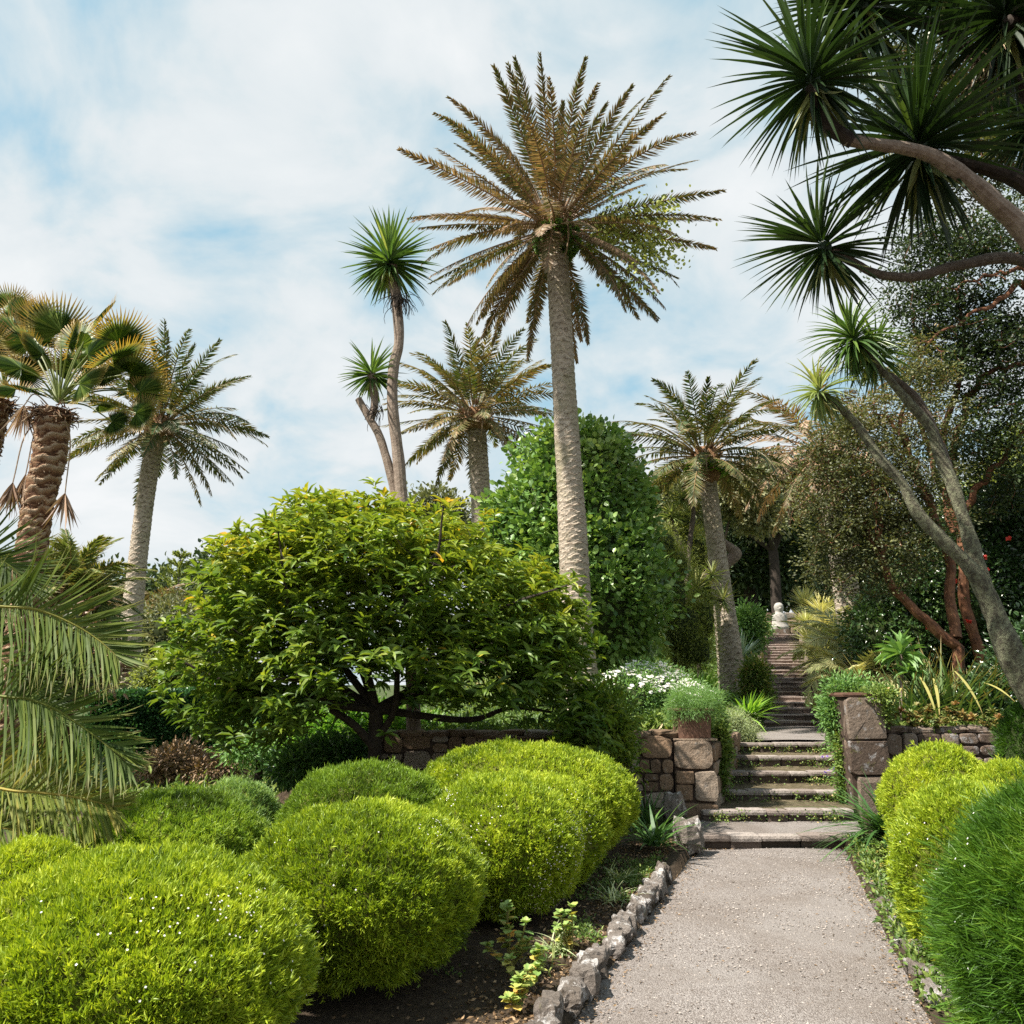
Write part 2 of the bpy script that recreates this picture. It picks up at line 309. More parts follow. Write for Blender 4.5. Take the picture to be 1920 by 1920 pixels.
L['puya'] = leafmat('yellowgrey_spiky_leaf', [(0,(.12,.14,.05)),(.5,(.27,.29,.12)),(1,(.47,.43,.22))], trans=.25)
L['flax'] = leafmat('flax_leaf', [(0,(.025,.052,.018)),(.5,(.06,.11,.03)),(.85,(.12,.165,.045)),(1,(.34,.30,.10))], tip=(.28,.18,.06), tip0=.75, trans=.25)
L['echium'] = leafmat('soft_green_leaf', [(0,(.06,.12,.04)),(.5,(.11,.21,.06)),(1,(.2,.31,.1))], trans=.3)
L['aeonium'] = leafmat('succulent_leaf', [(0,(.07,.10,.025)),(.4,(.13,.15,.04)),(.75,(.22,.14,.045)),(1,(.22,.07,.03))], trans=.15)
L['round'] = leafmat('round_succulent_leaf', [(0,(.10,.19,.05)),(.45,(.24,.32,.09)),(.75,(.45,.34,.09)),(1,(.55,.26,.06))], trans=.25)
L['cover'] = leafmat('ground_cover_leaf', [(0,(.03,.06,.015)),(.5,(.09,.15,.03)),(.9,(.2,.25,.06)),(1,(.34,.26,.12))], trans=.3)
L['litter'] = leafmat('litter', [(0,(.03,.02,.012)),(.6,(.12,.075,.04)),(1,(.30,.20,.11))], trans=.1)
L['violet'] = leafmat('violet_flower', [(0,(.18,.10,.45)),(1,(.36,.24,.7))], trans=.2, tgain=1.)
L['red'] = leafmat('red_flower', [(0,(.45,.03,.03)),(1,(.65,.08,.06))], trans=.2, tgain=1.)
# ------------------------------------------------------------------ world, sun, camera
SUNDIR = norm(np.array([-.52, -.24, .82]))
w = bpy.data.worlds.new('World'); sc.world = w; w.use_nodes=True; nt=w.node_tree; nt.nodes.clear()
sky = nt.nodes.new('ShaderNodeTexSky'); sky.sky_type='NISHITA'; sky.sun_disc=False
el = math.asin(SUNDIR[2]); az = math.atan2(SUNDIR[0], SUNDIR[1]); sky.sun_elevation=el; sky.sun_rotation=az
sky.air_density=1.0; sky.dust_density=1.2; sky.ozone_density=1.5
bg1 = nt.nodes.new('ShaderNodeBackground'); bg1.inputs['Strength'].default_value=.10; nt.links.new(sky.outputs[0], bg1.inputs[0])
tc = nt.nodes.new('ShaderNodeTexCoord'); sx = nt.nodes.new('ShaderNodeSeparateXYZ'); nt.links.new(tc.outputs['Generated'], sx.inputs[0])
zz = math_(nt,'ADD', math_(nt,'MAXIMUM', sx.outputs[2], 0.), .35)
cb = nt.nodes.new('ShaderNodeCombineXYZ'); nt.links.new(math_(nt,'DIVIDE',sx.outputs[0],zz), cb.inputs[0]); nt.links.new(math_(nt,'DIVIDE',sx.outputs[1],zz), cb.inputs[1]); cb.inputs[2].default_value=SKYZ=3.7
n1 = noise(nt, 3.4, 7, .52, cb.outputs[0], .5); n2 = noise(nt, 5.5, 6, .6, cb.outputs[0], .2)
f = math_(nt,'ADD', math_(nt,'MULTIPLY',n1,.8), math_(nt,'MULTIPLY',n2,.2))
f = math_(nt,'ADD', f, math_(nt,'ADD', .015, math_(nt,'MULTIPLY', math_(nt,'SUBTRACT', .45, sx.outputs[2]), .18)))
fac = ramp(nt, f, [(.36,(.78,)*3),(.44,(.88,)*3),(.52,(.98,)*3),(.62,(1,1,1))])
bg2 = nt.nodes.new('ShaderNodeBackground'); bg2.inputs['Strength'].default_value=1.0
nt.links.new(ramp(nt, f, [(.38,(.17,.285,.335)),(.46,(.275,.335,.355)),(.54,(.345,.37,.38)),(.7,(.40,.41,.415))]), bg2.inputs[0])
mx = nt.nodes.new('ShaderNodeMixShader'); nt.links.new(fac, mx.inputs[0]); nt.links.new(bg1.outputs[0], mx.inputs[1]); nt.links.new(bg2.outputs[0], mx.inputs[2])
wo = nt.nodes.new('ShaderNodeOutputWorld'); nt.links.new(mx.outputs[0], wo.inputs[0])
from mathutils import Vector
sl = bpy.data.lights.new('sun','SUN'); sl.energy=5.0; sl.angle=math.radians(1.0); sl.color=(1.,.93,.82)
so = bpy.data.objects.new('sun', sl); COL.objects.link(so); so.rotation_euler = Vector(SUNDIR).to_track_quat('Z','Y').to_euler(); so.location=(-6,-2,14)
cam = bpy.data.cameras.new('camera'); co = bpy.data.objects.new('camera', cam); COL.objects.link(co); sc.camera=co
co.location=(0,0,EYE); co.rotation_euler=(PI/2+PITCH,0,0); cam.sensor_width=36; cam.lens=36*F/1920; cam.clip_end=2000
sc.view_settings.view_transform='Standard'; sc.view_settings.look='None'; sc.view_settings.exposure=1.2; sc.view_settings.gamma=1
sc.cycles.max_bounces=6; sc.cycles.diffuse_bounces=3; sc.cycles.glossy_bounces=2; sc.cycles.transmission_bounces=3; sc.cycles.transparent_max_bounces=4
sc.cycles.use_denoising=False; sc.cycles.denoiser='OPENIMAGEDENOISE'
try: sc.cycles.denoising_prefilter='ACCURATE'
except Exception: pass
# ================================================================== SETTING
def ground():
    ys = np.unique(np.concatenate([np.arange(0,8.5,.22), [8.54,8.6], np.arange(8.8,9.7,.2), [WY-.01, WY+.01], np.arange(10,18,.25), np.arange(18,40,.5), np.arange(40,80,3), [100,140,200,300,420,700]]))
    ys = np.concatenate([[-60,-20,-5,-2], ys]); ys = np.unique(ys)
    lo = -np.concatenate([[.001,.255,.265], np.arange(.4,6,.22), np.arange(6,16,.6), np.arange(16,40,3), [50,80,140,260,500]])[::-1]
    ro = -lo[::-1]; co_ = np.array([.02,.25,.5,.75,.98])
    rows=[]
    for y in ys:
        a, b = float(xl(y)), float(xr(y)); rows.append(np.concatenate([a+lo, a+(b-a)*co_, b+ro]))
    X = np.array(rows); Y = np.repeat(ys[:,None], X.shape[1], 1); Z = gh(X, Y)
    V = np.stack([X,Y,Z],-1).reshape(-1,3); n,k = X.shape
    i = np.arange(n-1)[:,None]*k; j=np.arange(k-1)[None]
    q = np.stack([i+j,i+j+1,i+k+j+1,i+k+j],-1).reshape(-1,4)
    mb = MB(); mb.add(V,q); o = mb.build('ground', M['ground'], smooth_=True); tag(o, 'dark garden soil rising behind the stone walls', kind='structure')
ground()
def sheet(name, ya, yb, z, pad=.0, mat='gravel', label=None, zf=None, n=40, k=14, amp=.006):
    ys = np.linspace(ya,yb,n); mb=MB(); V=[]
    for y in ys:
        a,b=float(xl(y))-pad,float(xr(y))+pad; xs=np.linspace(a,b,k); ed=np.minimum(np.arange(k),k-1-np.arange(k))
        for q,x in enumerate(xs):
            V.append([x+ (.05*math.sin(7*y+q) if ed[q]==0 else 0), y, z+ .02*(1-(2*q/(k-1)-1)**2)+amp*math.sin(3*x+5*y)])
    i=np.arange(n-1)[:,None]*k; j=np.arange(k-1)[None]
    mb.add(V, np.stack([i+j,i+j+1,i+k+j+1,i+k+j],-1).reshape(-1,4)); o=mb.build(name, M[mat], smooth_=True)
    return tag(o, label, kind='structure')
sheet('path', -3, 8.56, .008, pad=.10, label='pinkish grey gravel path')
sheet('landing', 12.5, 16.95, .822, pad=.02, label='pale gravel landing between the two flights', n=20)
# loose stones on the path
def pebbles():
    n=5200; y=3.6+5*rng.random(n)**.8; x=xl(y)+rng.random(n)*(xr(y)-xl(y)); P=np.stack([x,y,0*x+.03],-1)
    e = rng.random(n)<.35; side=rng.random(n)<.5
    P[e,0]=np.where(side[e], xl(y[e])+abs(rng.normal(0,.07,e.sum())), xr(y[e])-abs(rng.normal(0,.07,e.sum())))
    P[:,2]=.008+.02*(1-(2*(P[:,0]-xl(y))/(xr(y)-xl(y))-1)**2)+.003
    mb=MB(); D=sphere_dirs(n,0,.1); s=rng.uniform(.003,.009,n)
    B=(np.array([[1,0,0],[.3,.8,0],[-.7,.6,0],[-.9,-.4,0],[0,-.9,0],[.1,0,.6]]),np.array([[0,1,5],[1,2,5],[2,3,5],[3,4,5],[4,0,5]]))
    scatter(mb,B,P,D,np.tile([0,0,1.],(n,1)),s,s,v=rng.random(n))
    tag(mb.build('loose_gravel', M['pebble']), 'coarse loose grit scattered over the gravel path', 'gravel', kind='stuff')
    mb=MB(); n=2600; y=3.6+5*rng.random(n); left=rng.random(n)<.6
    x=np.where(left, xl(y)+abs(rng.normal(0,.12,n))-.02, xr(y)-abs(rng.normal(0,.1,n))); x=np.where(rng.random(n)<.15, xl(y)+rng.random(n)*(xr(y)-xl(y)), x)
    scatter(mb,KITE,np.stack([x,y,0*x+.028],-1),sphere_dirs(n,-.1,.2),np.tile([0,0,1.],(n,1))+rv(n,.3),rng.uniform(.01,.035,n),rng.uniform(.004,.012,n),v=rng.random(n))
    tag(mb.build('leaf_litter', L['litter']), 'brown dead leaf scraps along the edges of the path', 'leaf litter', kind='stuff')
pebbles()
# ---- stones
def rounded_box(mb, lo, hi, v=.5, m=0, r=.02, amp=.008, n=(6,3,3)):
    lo=np.array(lo,float); hi=np.array(hi,float); c=(lo+hi)/2; h=(hi-lo)/2
    for ax in range(3):
        for s in (-1,1):
            a,b=[(1,2),(2,0),(0,1)][ax]; na,nb=n[a]+1,n[b]+1
            u,w_=np.meshgrid(np.linspace(-1,1,na),np.linspace(-1,1,nb),indexing='ij')
            P=np.zeros((na,nb,3)); P[...,ax]=s; P[...,a]=u; P[...,b]=w_
            Q=P*h; inner=np.clip(Q,-(h-r),h-r); d=Q-inner; ln=np.linalg.norm(d,axis=-1,keepdims=True)
            Q=inner+d/np.maximum(ln,1e-6)*np.minimum(ln,r)
            Q=Q+c; Q=Q+ norm(Q-c)*amp*lump(Q,9.)[...,None]
            i=np.arange(na-1)[:,None]*nb; j=np.arange(nb-1)[None]
            q=np.stack([i+j,i+j+1,i+nb+j+1,i+nb+j],-1).reshape(-1,4)
            if s>0: q=q[:,::-1]
            # mb convention: normals outward
            mb.add(Q.reshape(-1,3), q[:,::-1], v, .5, m)
def boulder(mb, c, r, v=.5, m=0, seed=0, sub=10, amp=.25):
    a=np.linspace(0,2*PI,sub+4,endpoint=False); z=np.linspace(-1,1,sub//2+3)[1:-1]
    Z,A=np.meshgrid(z,a,indexing='ij'); R=np.sqrt(1-Z**2)
    P=np.stack([R*np.cos(A),R*np.sin(A),Z],-1); P=np.sign(P)*abs(P)**.75
    P=P*(1+amp*lump(P+seed*3.1,1.3)[...,None]+amp*.35*lump(P+seed,4)[...,None])*np.asarray(r)+np.asarray(c)
    n,k=Z.shape; i=np.arange(n-1)[:,None]*k; j=np.arange(k)[None]; q=np.stack([i+j,i+(j+1)%k,i+k+(j+1)%k,i+k+j],-1).reshape(-1,4)
    V=P.reshape(-1,3); top=P[-1].mean(0); bot=P[0].mean(0); V=np.vstack([V,top,bot]); b=(n-1)*k
    tr=np.array([[b+x,b+(x+1)%k,len(V)-2] for x in range(k)]+[[(x+1)%k,x,len(V)-1] for x in range(k)])
    mb.add(V,[q,tr],v,.5,m)
# ---- wall built of stones packed in a recursive split; fr: origin, u (along), nrm (outward)
def split(u0,u1,z0,z1,out,mx=.42,mn=.10):
    w_,h=u1-u0,z1-z0
    big = w_>mx*1.25 or h>mx*.75
    if not big and (w_<mn*2 or h<mn*2 or rng.random()<.55): out.append((u0,u1,z0,z1)); return
    if w_/1.4>h or (h<mn*1.6 and w_>mn*2): c=u0+w_*rng.uniform(.35,.65); split(u0,c,z0,z1,out,mx,mn); split(c,u1,z0,z1,out,mx,mn)
    else: c=z0+h*rng.uniform(.35,.65); split(u0,u1,z0,c,out,mx,mn); split(u0,u1,c,z1,out,mx,mn)
def stoneface(mb, o, u, nrm, rects, th=.05, gap=.010, m=0, sq=4., seg=20, jit=.013):
    o=np.array(o,float); u=norm(u); nrm=norm(nrm); up=np.array([0,0,1.])
    for (a,b,c,d) in rects:
        cu,cz=(a+b)/2,(c+d)/2; hu,hz=(b-a)/2-gap,(d-c)/2-gap
        s=sq*rng.uniform(.7,1.4); th_=th*rng.uniform(.5,1.2); vv=rng.random(); ph=rng.uniform(0,9)
        rings=[]
        for k,(sc_,dp) in enumerate([(1.,-.6),(1.,.45),(.955,.88),(.75,1.0),(.35,1.0)]):
            t=np.linspace(0,2*PI,seg,endpoint=False)+.2
            ex=np.sign(np.cos(t))*abs(np.cos(t))**(2/s); ez=np.sign(np.sin(t))*abs(np.sin(t))**(2/s)
            wob=1+jit*4*np.sin(2*t+ph)*np.sin(3*t+ph*2)
            U=cu+hu*ex*sc_*wob; Z=cz+hz*ez*sc_*wob
            P=o+U[:,None]*u+Z[:,None]*up+ nrm*(th_*dp)
            P=P+nrm*(.016*lump(P,8.)[:,None]) 
            rings.append(P)
        cen=rings[-1].mean(0); V=np.vstack(rings+[cen[None]]); n=len(rings)
        i=np.arange(n-1)[:,None]*seg; j=np.arange(seg)[None]; q=np.stack([i+j,i+(j+1)%seg,i+seg+(j+1)%seg,i+seg+j],-1).reshape(-1,4)
        b_=(n-1)*seg; tr=np.array([[b_+x,b_+(x+1)%seg,len(V)-1] for x in range(seg)])
        mb.add(V,[q,tr],vv,.5,m)
def plainbox(mb, lo, hi, m=0, v=.3):
    x0,y0,z0=lo; x1,y1,z1=hi
    V=[[x0,y0,z0],[x1,y0,z0],[x1,y1,z0],[x0,y1,z0],[x0,y0,z1],[x1,y0,z1],[x1,y1,z1],[x0,y1,z1]]
    mb.add(V,np.array([[0,3,2,1],[4,5,6,7],[0,1,5,4],[1,2,6,5],[2,3,7,6],[3,0,4,7]]),v,.5,m)
# left wall: front plane y=9.62
YW=9.66
def X(px,y,z): return (px-960)/F*depth(y,z)
xw0, xw1, xw2 = -1.65, X(1262,YW,.7), X(1342,YW,.7)
lw = thing('garden_wall', (0,YW,.2), 'low reddish rubble stone wall to the left of the lower steps', 'wall')
mb=MB(); r=[]; split(0,xw1-xw0,.15,1.06,r,.38,.075); stoneface(mb,(xw0,YW,0),(1,0,0),(0,-1,0),r,th=.035,gap=.006,sq=3.4,jit=.022)
plainbox(mb,(xw0,YW+.005,0),(xw1,YW+.32,1.03),m=1); mb.build('stonework',[M['wallstone'],M['mortar']],lw)
mb=MB(); PW=xw2-xw1
rects=[(0,PW*.93,.68,1.02),(0,PW*.46,.52,.68),(PW*.42,PW,.33,.68),(0,PW*.42,.33,.53),(0,PW,.02,.33)]
stoneface(mb,(xw1+.01,YW-.03,0),(1,0,0),(0,-1,0),rects,sq=7,th=.05)
r=[]; split(0,2.7,.05,.98,r,.4,.12)
side=norm(np.array([1.1,2.75,0])); stoneface(mb,(xw2-.02,YW+.03,0),side,(side[1],-side[0],0),r,th=.03)
plainbox(mb,(xw1+.012,YW-.02,.0),(xw2-.04,YW+.34,1.0),m=1)
a0=np.array([xw2-.03,YW+.03]); a1=a0+side[:2]*2.7; back=np.array([-.3,.0])
V=[[*a0,0],[*a1,0],[*(a1+back),0],[*(a0+back),0],[*a0,.97],[*a1,.97],[*(a1+back),.97],[*(a0+back),.97]]
mb.add(V,np.array([[0,1,5,4],[1,2,6,5],[2,3,7,6],[3,0,4,7],[4,5,6,7]]),.3,.5,1)
mb.build('pier',[M['wallstone'],M['mortar']],lw)
mb=MB()
for x in np.arange(xw0,xw1-.1,.30): boulder(mb,(x+.15,YW+.13,1.07),(.17,.17,.055),rng.random(),0,x)
mb.build('coping',M['wallstone'],lw)
# right wall
YR=9.85; xr0,xr1=X(1588,YR,.9),X(1662,YR,.9)
rw = thing('garden_wall', (xr0,YR,.2), 'greyish lichened stone wall with tall end pier to the right of the lower steps', 'wall')
mb=MB(); PW=xr1-xr0
stoneface(mb,(xr0,YR-.05,0),(1,0,0),(0,-1,0),[(0,PW,1.0,1.50),(-.02,PW*1.0,.60,1.0),(.06,PW*1.35,.05,.60)],sq=9,th=.05,gap=.008)
plainbox(mb,(xr0+.015,YR-.04,0),(xr1-.02,YR+.46,1.49),m=1)
r=[]; split(0,2.6,.05,1.0,r,.4,.12)
side2=norm(np.array([.95,2.75,0])); stoneface(mb,(xr0+.01,YR,0),side2,(-side2[1],side2[0],0),[( .0,.5,1.,1.5)]+r,th=.02)
a0=np.array([xr0+.02,YR]); a1=a0+side2[:2]*2.6; back=np.array([.3,0.])
V=[[*a0,0],[*(a0+back),0],[*(a1+back),0],[*a1,0],[*a0,.98],[*(a0+back),.98],[*(a1+back),.98],[*a1,.98]]
mb.add(V,np.array([[0,1,5,4],[1,2,6,5],[2,3,7,6],[3,0,4,7],[4,5,6,7]]),.3,.5,1)
mb.build('pier',[M['wallstone2'],M['mortar']],rw)
mb=MB(); r=[]; split(0,4.6,.1,1.08,r,.36,.10); stoneface(mb,(xr1,YR+.03,0),(1,0,0),(0,-1,0),r,th=.045)
plainbox(mb,(xr1,YR+.035,0),(xr1+4.6,YR+.38,1.05),m=1)
for x in np.arange(0,4.5,.34): boulder(mb,(xr1+x+.15,YR+.2,1.10),(.19,.18,.06),rng.random(),0,x)
mb.build('stonework',[M['wallstone2'],M['mortar']],rw)
mb=MB(); rounded_box(mb,(xr0-.02,YR-.07,1.49),(xr1+.03,YR+.5,1.545),.2,0,.02,.012,(6,5,2)); mb.build('capstone',M['terracotta'],rw)
# planter box on the left pier
pl = thing('planter', (X(1300,YW+.2,1.1),YW+.16,1.02), 'weathered terracotta planter standing on the left pier beside the steps', 'planter')
mb=MB(); xa,xb=X(1268,YW,1.1),X(1337,YW,1.1)
rounded_box(mb,(xa+.02,YW-.02,1.025),(xb-.02,YW+.36,1.33),.5,0,.02,.012); rounded_box(mb,(xa-.02,YW-.05,1.33),(xb+.02,YW+.39,1.37),.4,0,.012,.008)
mb.build('box',M['terracotta'],pl)
mb=MB(); rounded_box(mb,(xa-.04,YW-.06,1.0),(xb+.04,YW+.38,1.027),.6,0,.01,.006); mb.build('base_slab',M['wallstone'],pl)
# ---- steps
st = thing('stone_steps', (2.6,8.55,0), 'lower flight of six worn mossy stone steps rising from the gravel path', 'steps')
prev=0.; D6=[s[0] for s in STEP]+[12.55]
for k,(d,h) in enumerate(STEP):
    y1=D6[k+1]; a,b=float(xl(d)),float(xr(d))+(.1 if k else 0); mb=MB(); nst=[4,5,5,4,4,5][k]; cuts=np.sort(np.concatenate([[a-.06,b+.06], a+(b-a)*(np.arange(1,nst)+rng.uniform(-.25,.25,nst-1))/nst]))
    for q in range(nst):
        dy=rng.uniform(-.015,.015); dz=rng.uniform(-.006,.006)
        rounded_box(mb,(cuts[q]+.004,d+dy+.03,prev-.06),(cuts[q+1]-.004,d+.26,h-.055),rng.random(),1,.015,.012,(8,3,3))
        rounded_box(mb,(cuts[q]+.002,d+dy,h-.06),(cuts[q+1]-.002,d+.2+.03*(q%2),h+dz),rng.random(),0,.018,.008,(8,3,2))
    # tread surface behind the nosing
    n1_,n2_=24,10; U=np.linspace(0,1,n1_)[:,None]*np.ones(n2_); Vv=np.ones(n1_)[:,None]*np.linspace(0,1,n2_)
    yy=d+.12+Vv*(y1-d-.05); xx=xl(yy)-.08+U*(xr(yy)-xl(yy)+.26)
    P=np.stack([xx,yy,h-.012+0*xx],-1); P[...,2]+=.010*lump(P,6.)+ (.02*np.clip((Vv-.6)/.4,0,1)**2 if 0<k<5 else 0)+.02*np.clip(abs(U-.5)*2-.85,0,1)
    i=np.arange(n1_-1)[:,None]*n2_; j=np.arange(n2_-1)[None]
    mb.add(P.reshape(-1,3),np.stack([i+j,i+n2_+j,i+n2_+j+1,i+j+1],-1).reshape(-1,4),.5,.5,2)
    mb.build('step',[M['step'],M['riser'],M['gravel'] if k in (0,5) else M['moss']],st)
    prev=h
us = thing('stone_stairs', (float(xl(16.9)),16.9,.81), 'long upper flight of narrow reddish stone stairs climbing to the statue terrace', 'stairs')
for k in range(NUP):
    d=UP0+(UP1-UP0)*k/NUP; h=ZU0+(ZU1-ZU0)*(k+1)/NUP; hp=ZU0+(ZU1-ZU0)*k/NUP; dn=(UP1-UP0)/NUP
    a,b=float(xl(d)),float(xr(d)); nst=3; cuts=np.sort(np.concatenate([[a-.03,b+.03], a+(b-a)*(np.arange(1,nst)+rng.uniform(-.3,.3,nst-1))/nst])); mb=MB()
    for q in range(nst):
        dy=rng.uniform(-.02,.02)+(-.02 if q==0 else 0)
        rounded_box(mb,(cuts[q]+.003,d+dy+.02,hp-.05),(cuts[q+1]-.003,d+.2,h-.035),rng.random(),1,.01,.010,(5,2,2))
        rounded_box(mb,(cuts[q],d+dy,h-.04),(cuts[q+1]-.002,d+dn+.06,h+rng.uniform(-.012,.01)),rng.random(),0,.012,.008,(5,4,1))
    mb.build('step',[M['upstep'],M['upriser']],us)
# rough stone kerbs flanking the upper stairs
for s,lab in ((-1,'rough stone kerb wall along the left side of the upper stairs'),(1,'rough stone kerb wall along the right side of the upper stairs')):
    mb=MB()
    for y in np.arange(17.2,34,.42):
        x=(xl(y)-.18) if s<0 else (xr(y)+.18); z=float(gh(x+s*.3,y))
        hh=.16+.10*rng.random()+(.1 if (s<0 and int(y*1.3)%5==0) else 0)
        boulder(mb,(x+rng.uniform(-.04,.04),y,z+hh*.3),(.16,.26,hh),rng.random(),0,y,8,.2)
    o=mb.build('kerb_wall',M['wallstone2']); tag(o,lab,'wall')
# low terrace wall behind the statue
tw=thing('terrace_wall',(12,36.5,4),'low reddish stone terrace wall behind the statue','wall'); mb=MB(); r=[]; x0=X(1365,36.8,4.4); x1=X(1640,36.8,4.4); split(0,x1-x0,3.7,5.0,r,.6,.2)
stoneface(mb,(x0,36.8,0),(1,0,0),(0,-1,0),r,th=.08,gap=.03,seg=10); plainbox(mb,(x0,36.83,3),(x1,37.1,4.96),m=1); mb.build('stonework',[M['wallstone'],M['mortar']],tw)
# ---- edging stones
ords=['nearest','second','third','fourth','fifth','sixth','seventh','eighth','ninth','tenth','eleventh','twelfth','thirteenth','fourteenth','fifteenth','sixteenth','seventeenth','eighteenth','nineteenth','twentieth','twenty-first','twenty-second','twenty-third','twenty-fourth']
y=3.95; k=0
edge_px=[]
while y<8.5 and k<24:
    sz=rng.uniform(.06,.10)*(1.25 if k in (2,3) else 1); x=float(xl(y))-.05+rng.uniform(-.025,.025)
    mb=MB(); boulder(mb,(x+.015,y,.035+.5*float(gh(x-.1,y))+sz*.2),(rng.uniform(.05,.075),sz*1.15,rng.uniform(.035,.065)+.4*float(gh(x-.1,y))),rng.random(),0,k+2.,14,.34)
    o=mb.build('edging_stone',M['edging'])
    c=['lichen-whitened','grey and white','mossy pale','jagged white','rounded grey'][k%5]
    nm='nearest the camera' if k==0 else ords[k]+' from the camera'
    tag(o,f'{c} edging stone left of the gravel path, {nm}','stone','edging stones along the left of the path'); y+=sz*1.75; k+=1
for k,(yy,s) in enumerate([(4.6,.10),(4.95,.13),(5.35,.12),(5.8,.12),(6.3,.14),(6.9,.14)]):
    mb=MB(); boulder(mb,(float(xr(yy))+.07,yy,.035),(.065,s,.065),rng.random(),0,k+40.,14,.34)
    o=mb.build('edging_stone',M['edging']); nm='nearest the camera' if k==0 else ords[k]+' from the camera'
    tag(o,f'pale lichened edging stone right of the gravel path, {nm}','stone','edging stones along the right of the path')
for (px,py,d,s,lab) in [(1262,1512,9.2,.13,'pale rough rock standing against the left wall behind the strap leaves'),(1290,1570,8.3,.14,'tall white lichened rock at the left foot of the steps')]:
    p=W(px,py,d); mb=MB(); boulder(mb,p,(s*.9,s,s*1.2),.6,0,px*.1,14,.35); tag(mb.build('rock',M['edging']),lab,'rock')
# ================================================================== HEATH DOMES
CAMP=np.array([0,0,EYE])
def dome(cx, ty, hw, d, mat, label, zc=.46, ry=1., sp=.017, ln=.040, wd=.0072, lean=(0,0,.55), nfl=0, name='clipped_bush', patch=.35, core='heathcore', base=0., cat='bush'):
    ztop = float(W(cx,ty,d)[2]); dep=depth(d,.6); rx=hw/F*dep; x=X(cx,d,.6)
    gz=float(gh(x,d)) ; zc_=gz+(ztop-gz)*zc; rz=ztop-zc_; c=np.array([x,d,zc_]); rr=np.array([rx,rx*ry,rz])
    t=thing(name,(x,d,gz),label,cat,'rounded clipped bushes either side of the path'); core=core if mat is not L['heathd'] else 'core'
    def surf_(D): # superellipsoid-ish: flatter sides
        low=np.clip(-D[:,2],0,1); k=(1+.055*lump(D+cx*.01,2.1)+.028*lump(D+cx,5)+.012*lump(D+cx,13))*(1-.10*low)
        return c+D*k[:,None]*rr*np.array([1,1,1])*np.where(D[:,2:3]<0, np.concatenate([np.repeat(np.maximum(1-D[:,2:3]**2,.02)**-.22,2,1),np.full((len(D),1),(zc_-gz)/rz)],1), 1)
    area=4*PI*((rx*rx*ry+2*rx*rz)/3)
    n=int(area/sp**2*1.15); D=sphere_dirs(n,-.92,1.)
    P=surf_(D); Nn=norm((P-c)/rr**2)
    vis=(np.einsum('ij,ij->i',Nn,norm(CAMP-P))>-.35); P,D,Nn=P[vis],D[vis],Nn[vis]
    # sprigs
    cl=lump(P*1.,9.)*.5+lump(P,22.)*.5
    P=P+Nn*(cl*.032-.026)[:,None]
    pv=np.clip(.55+patch*.55*lump(P,2.3)+.20*cl+rng.normal(0,.14,len(P)),0,1)  # tone drops in the dents: gap shade put into the sprig colour
    dark_gap=(lump(P+5.,3.1)>1.05); pv=np.where(dark_gap, pv*.5, pv)  # darker sprig colour stands for shaded gaps; the coat stays closed
    out_=rng.random(len(P))<.05; P=P+Nn*(out_*rng.uniform(.2,1.1,len(P))*ln)[:,None]
    mb=MB(); K=7
    SD=norm(Nn*.8+np.array(lean)+rv(len(P),.22))
    kk=np.repeat(np.arange(len(P)),K); bd=norm(SD[kk]+rv(len(kk),.45)); bp=P[kk]+rv(len(kk),sp*.35)+SD[kk]*rng.uniform(-.4,.25,len(kk))[:,None]*ln
    L_=ln*rng.uniform(.55,1.15,len(kk)); 
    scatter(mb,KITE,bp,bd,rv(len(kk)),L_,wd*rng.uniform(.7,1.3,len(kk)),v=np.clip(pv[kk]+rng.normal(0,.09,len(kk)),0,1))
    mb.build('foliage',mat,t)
    # inner core
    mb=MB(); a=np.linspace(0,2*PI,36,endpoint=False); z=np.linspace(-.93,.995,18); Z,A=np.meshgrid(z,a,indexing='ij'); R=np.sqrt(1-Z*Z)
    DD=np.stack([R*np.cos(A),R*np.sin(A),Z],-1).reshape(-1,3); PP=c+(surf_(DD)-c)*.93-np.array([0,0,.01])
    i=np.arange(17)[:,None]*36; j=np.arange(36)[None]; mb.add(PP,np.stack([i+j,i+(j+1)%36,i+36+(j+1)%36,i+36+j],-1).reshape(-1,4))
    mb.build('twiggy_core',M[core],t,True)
    if nfl:
        D=sphere_dirs(nfl*9,-.8,.8); P=surf_(D); Nn=norm((P-c)/rr**2); vis=(np.einsum('ij,ij->i',Nn,norm(CAMP-P))>-.1)&(lump(P+9,3.)+rng.normal(0,.25,len(P))>.3); P,Nn=P[vis][:nfl],Nn[vis][:nfl]
        mb=MB(); k=5
        for q in range(k):
            ang=2*PI*q/k; u=norm(np.cross(Nn,np.array([.3,.2,.9]))); v_=np.cross(Nn,u); dd=u*math.cos(ang)+v_*math.sin(ang)+Nn*.25
            scatter(mb,KITE,P+Nn*(ln*.55),dd,Nn,.0048,.0044,v=rng.random(len(P)))
        tag(mb.build('blossom',L['flower'],t),None,kind='stuff')
    return t
dome(245,1597,335,3.55,L['heath'],'large bright yellow-green clipped bush filling the lower left corner',nfl=130,sp=.015)
dome(40,1580,165,4.5,L['heath'],'yellow-green bush at the left edge behind the largest front bush',sp=.018,nfl=20)
dome(675,1505,222,4.75,L['heath'],'yellow-green round bush in front centre, dotted with tiny white flowers',nfl=210,zc=.5)
dome(790,1545,112,5.25,L['heath'],'narrow bright bush squeezed behind the right shoulder of the front centre bush',sp=.019,nfl=60,zc=.5)
dome(935,1452,160,6.1,L['heath'],'bright round bush with most white flowers, third back along the path',sp=.020,wd=.0080,nfl=330,zc=.5)
dome(1015,1450,118,6.75,L['heath'],'slim bright bush between the flowery bush and the wide flat one by the wall',sp=.022,wd=.0085,nfl=110,zc=.5)
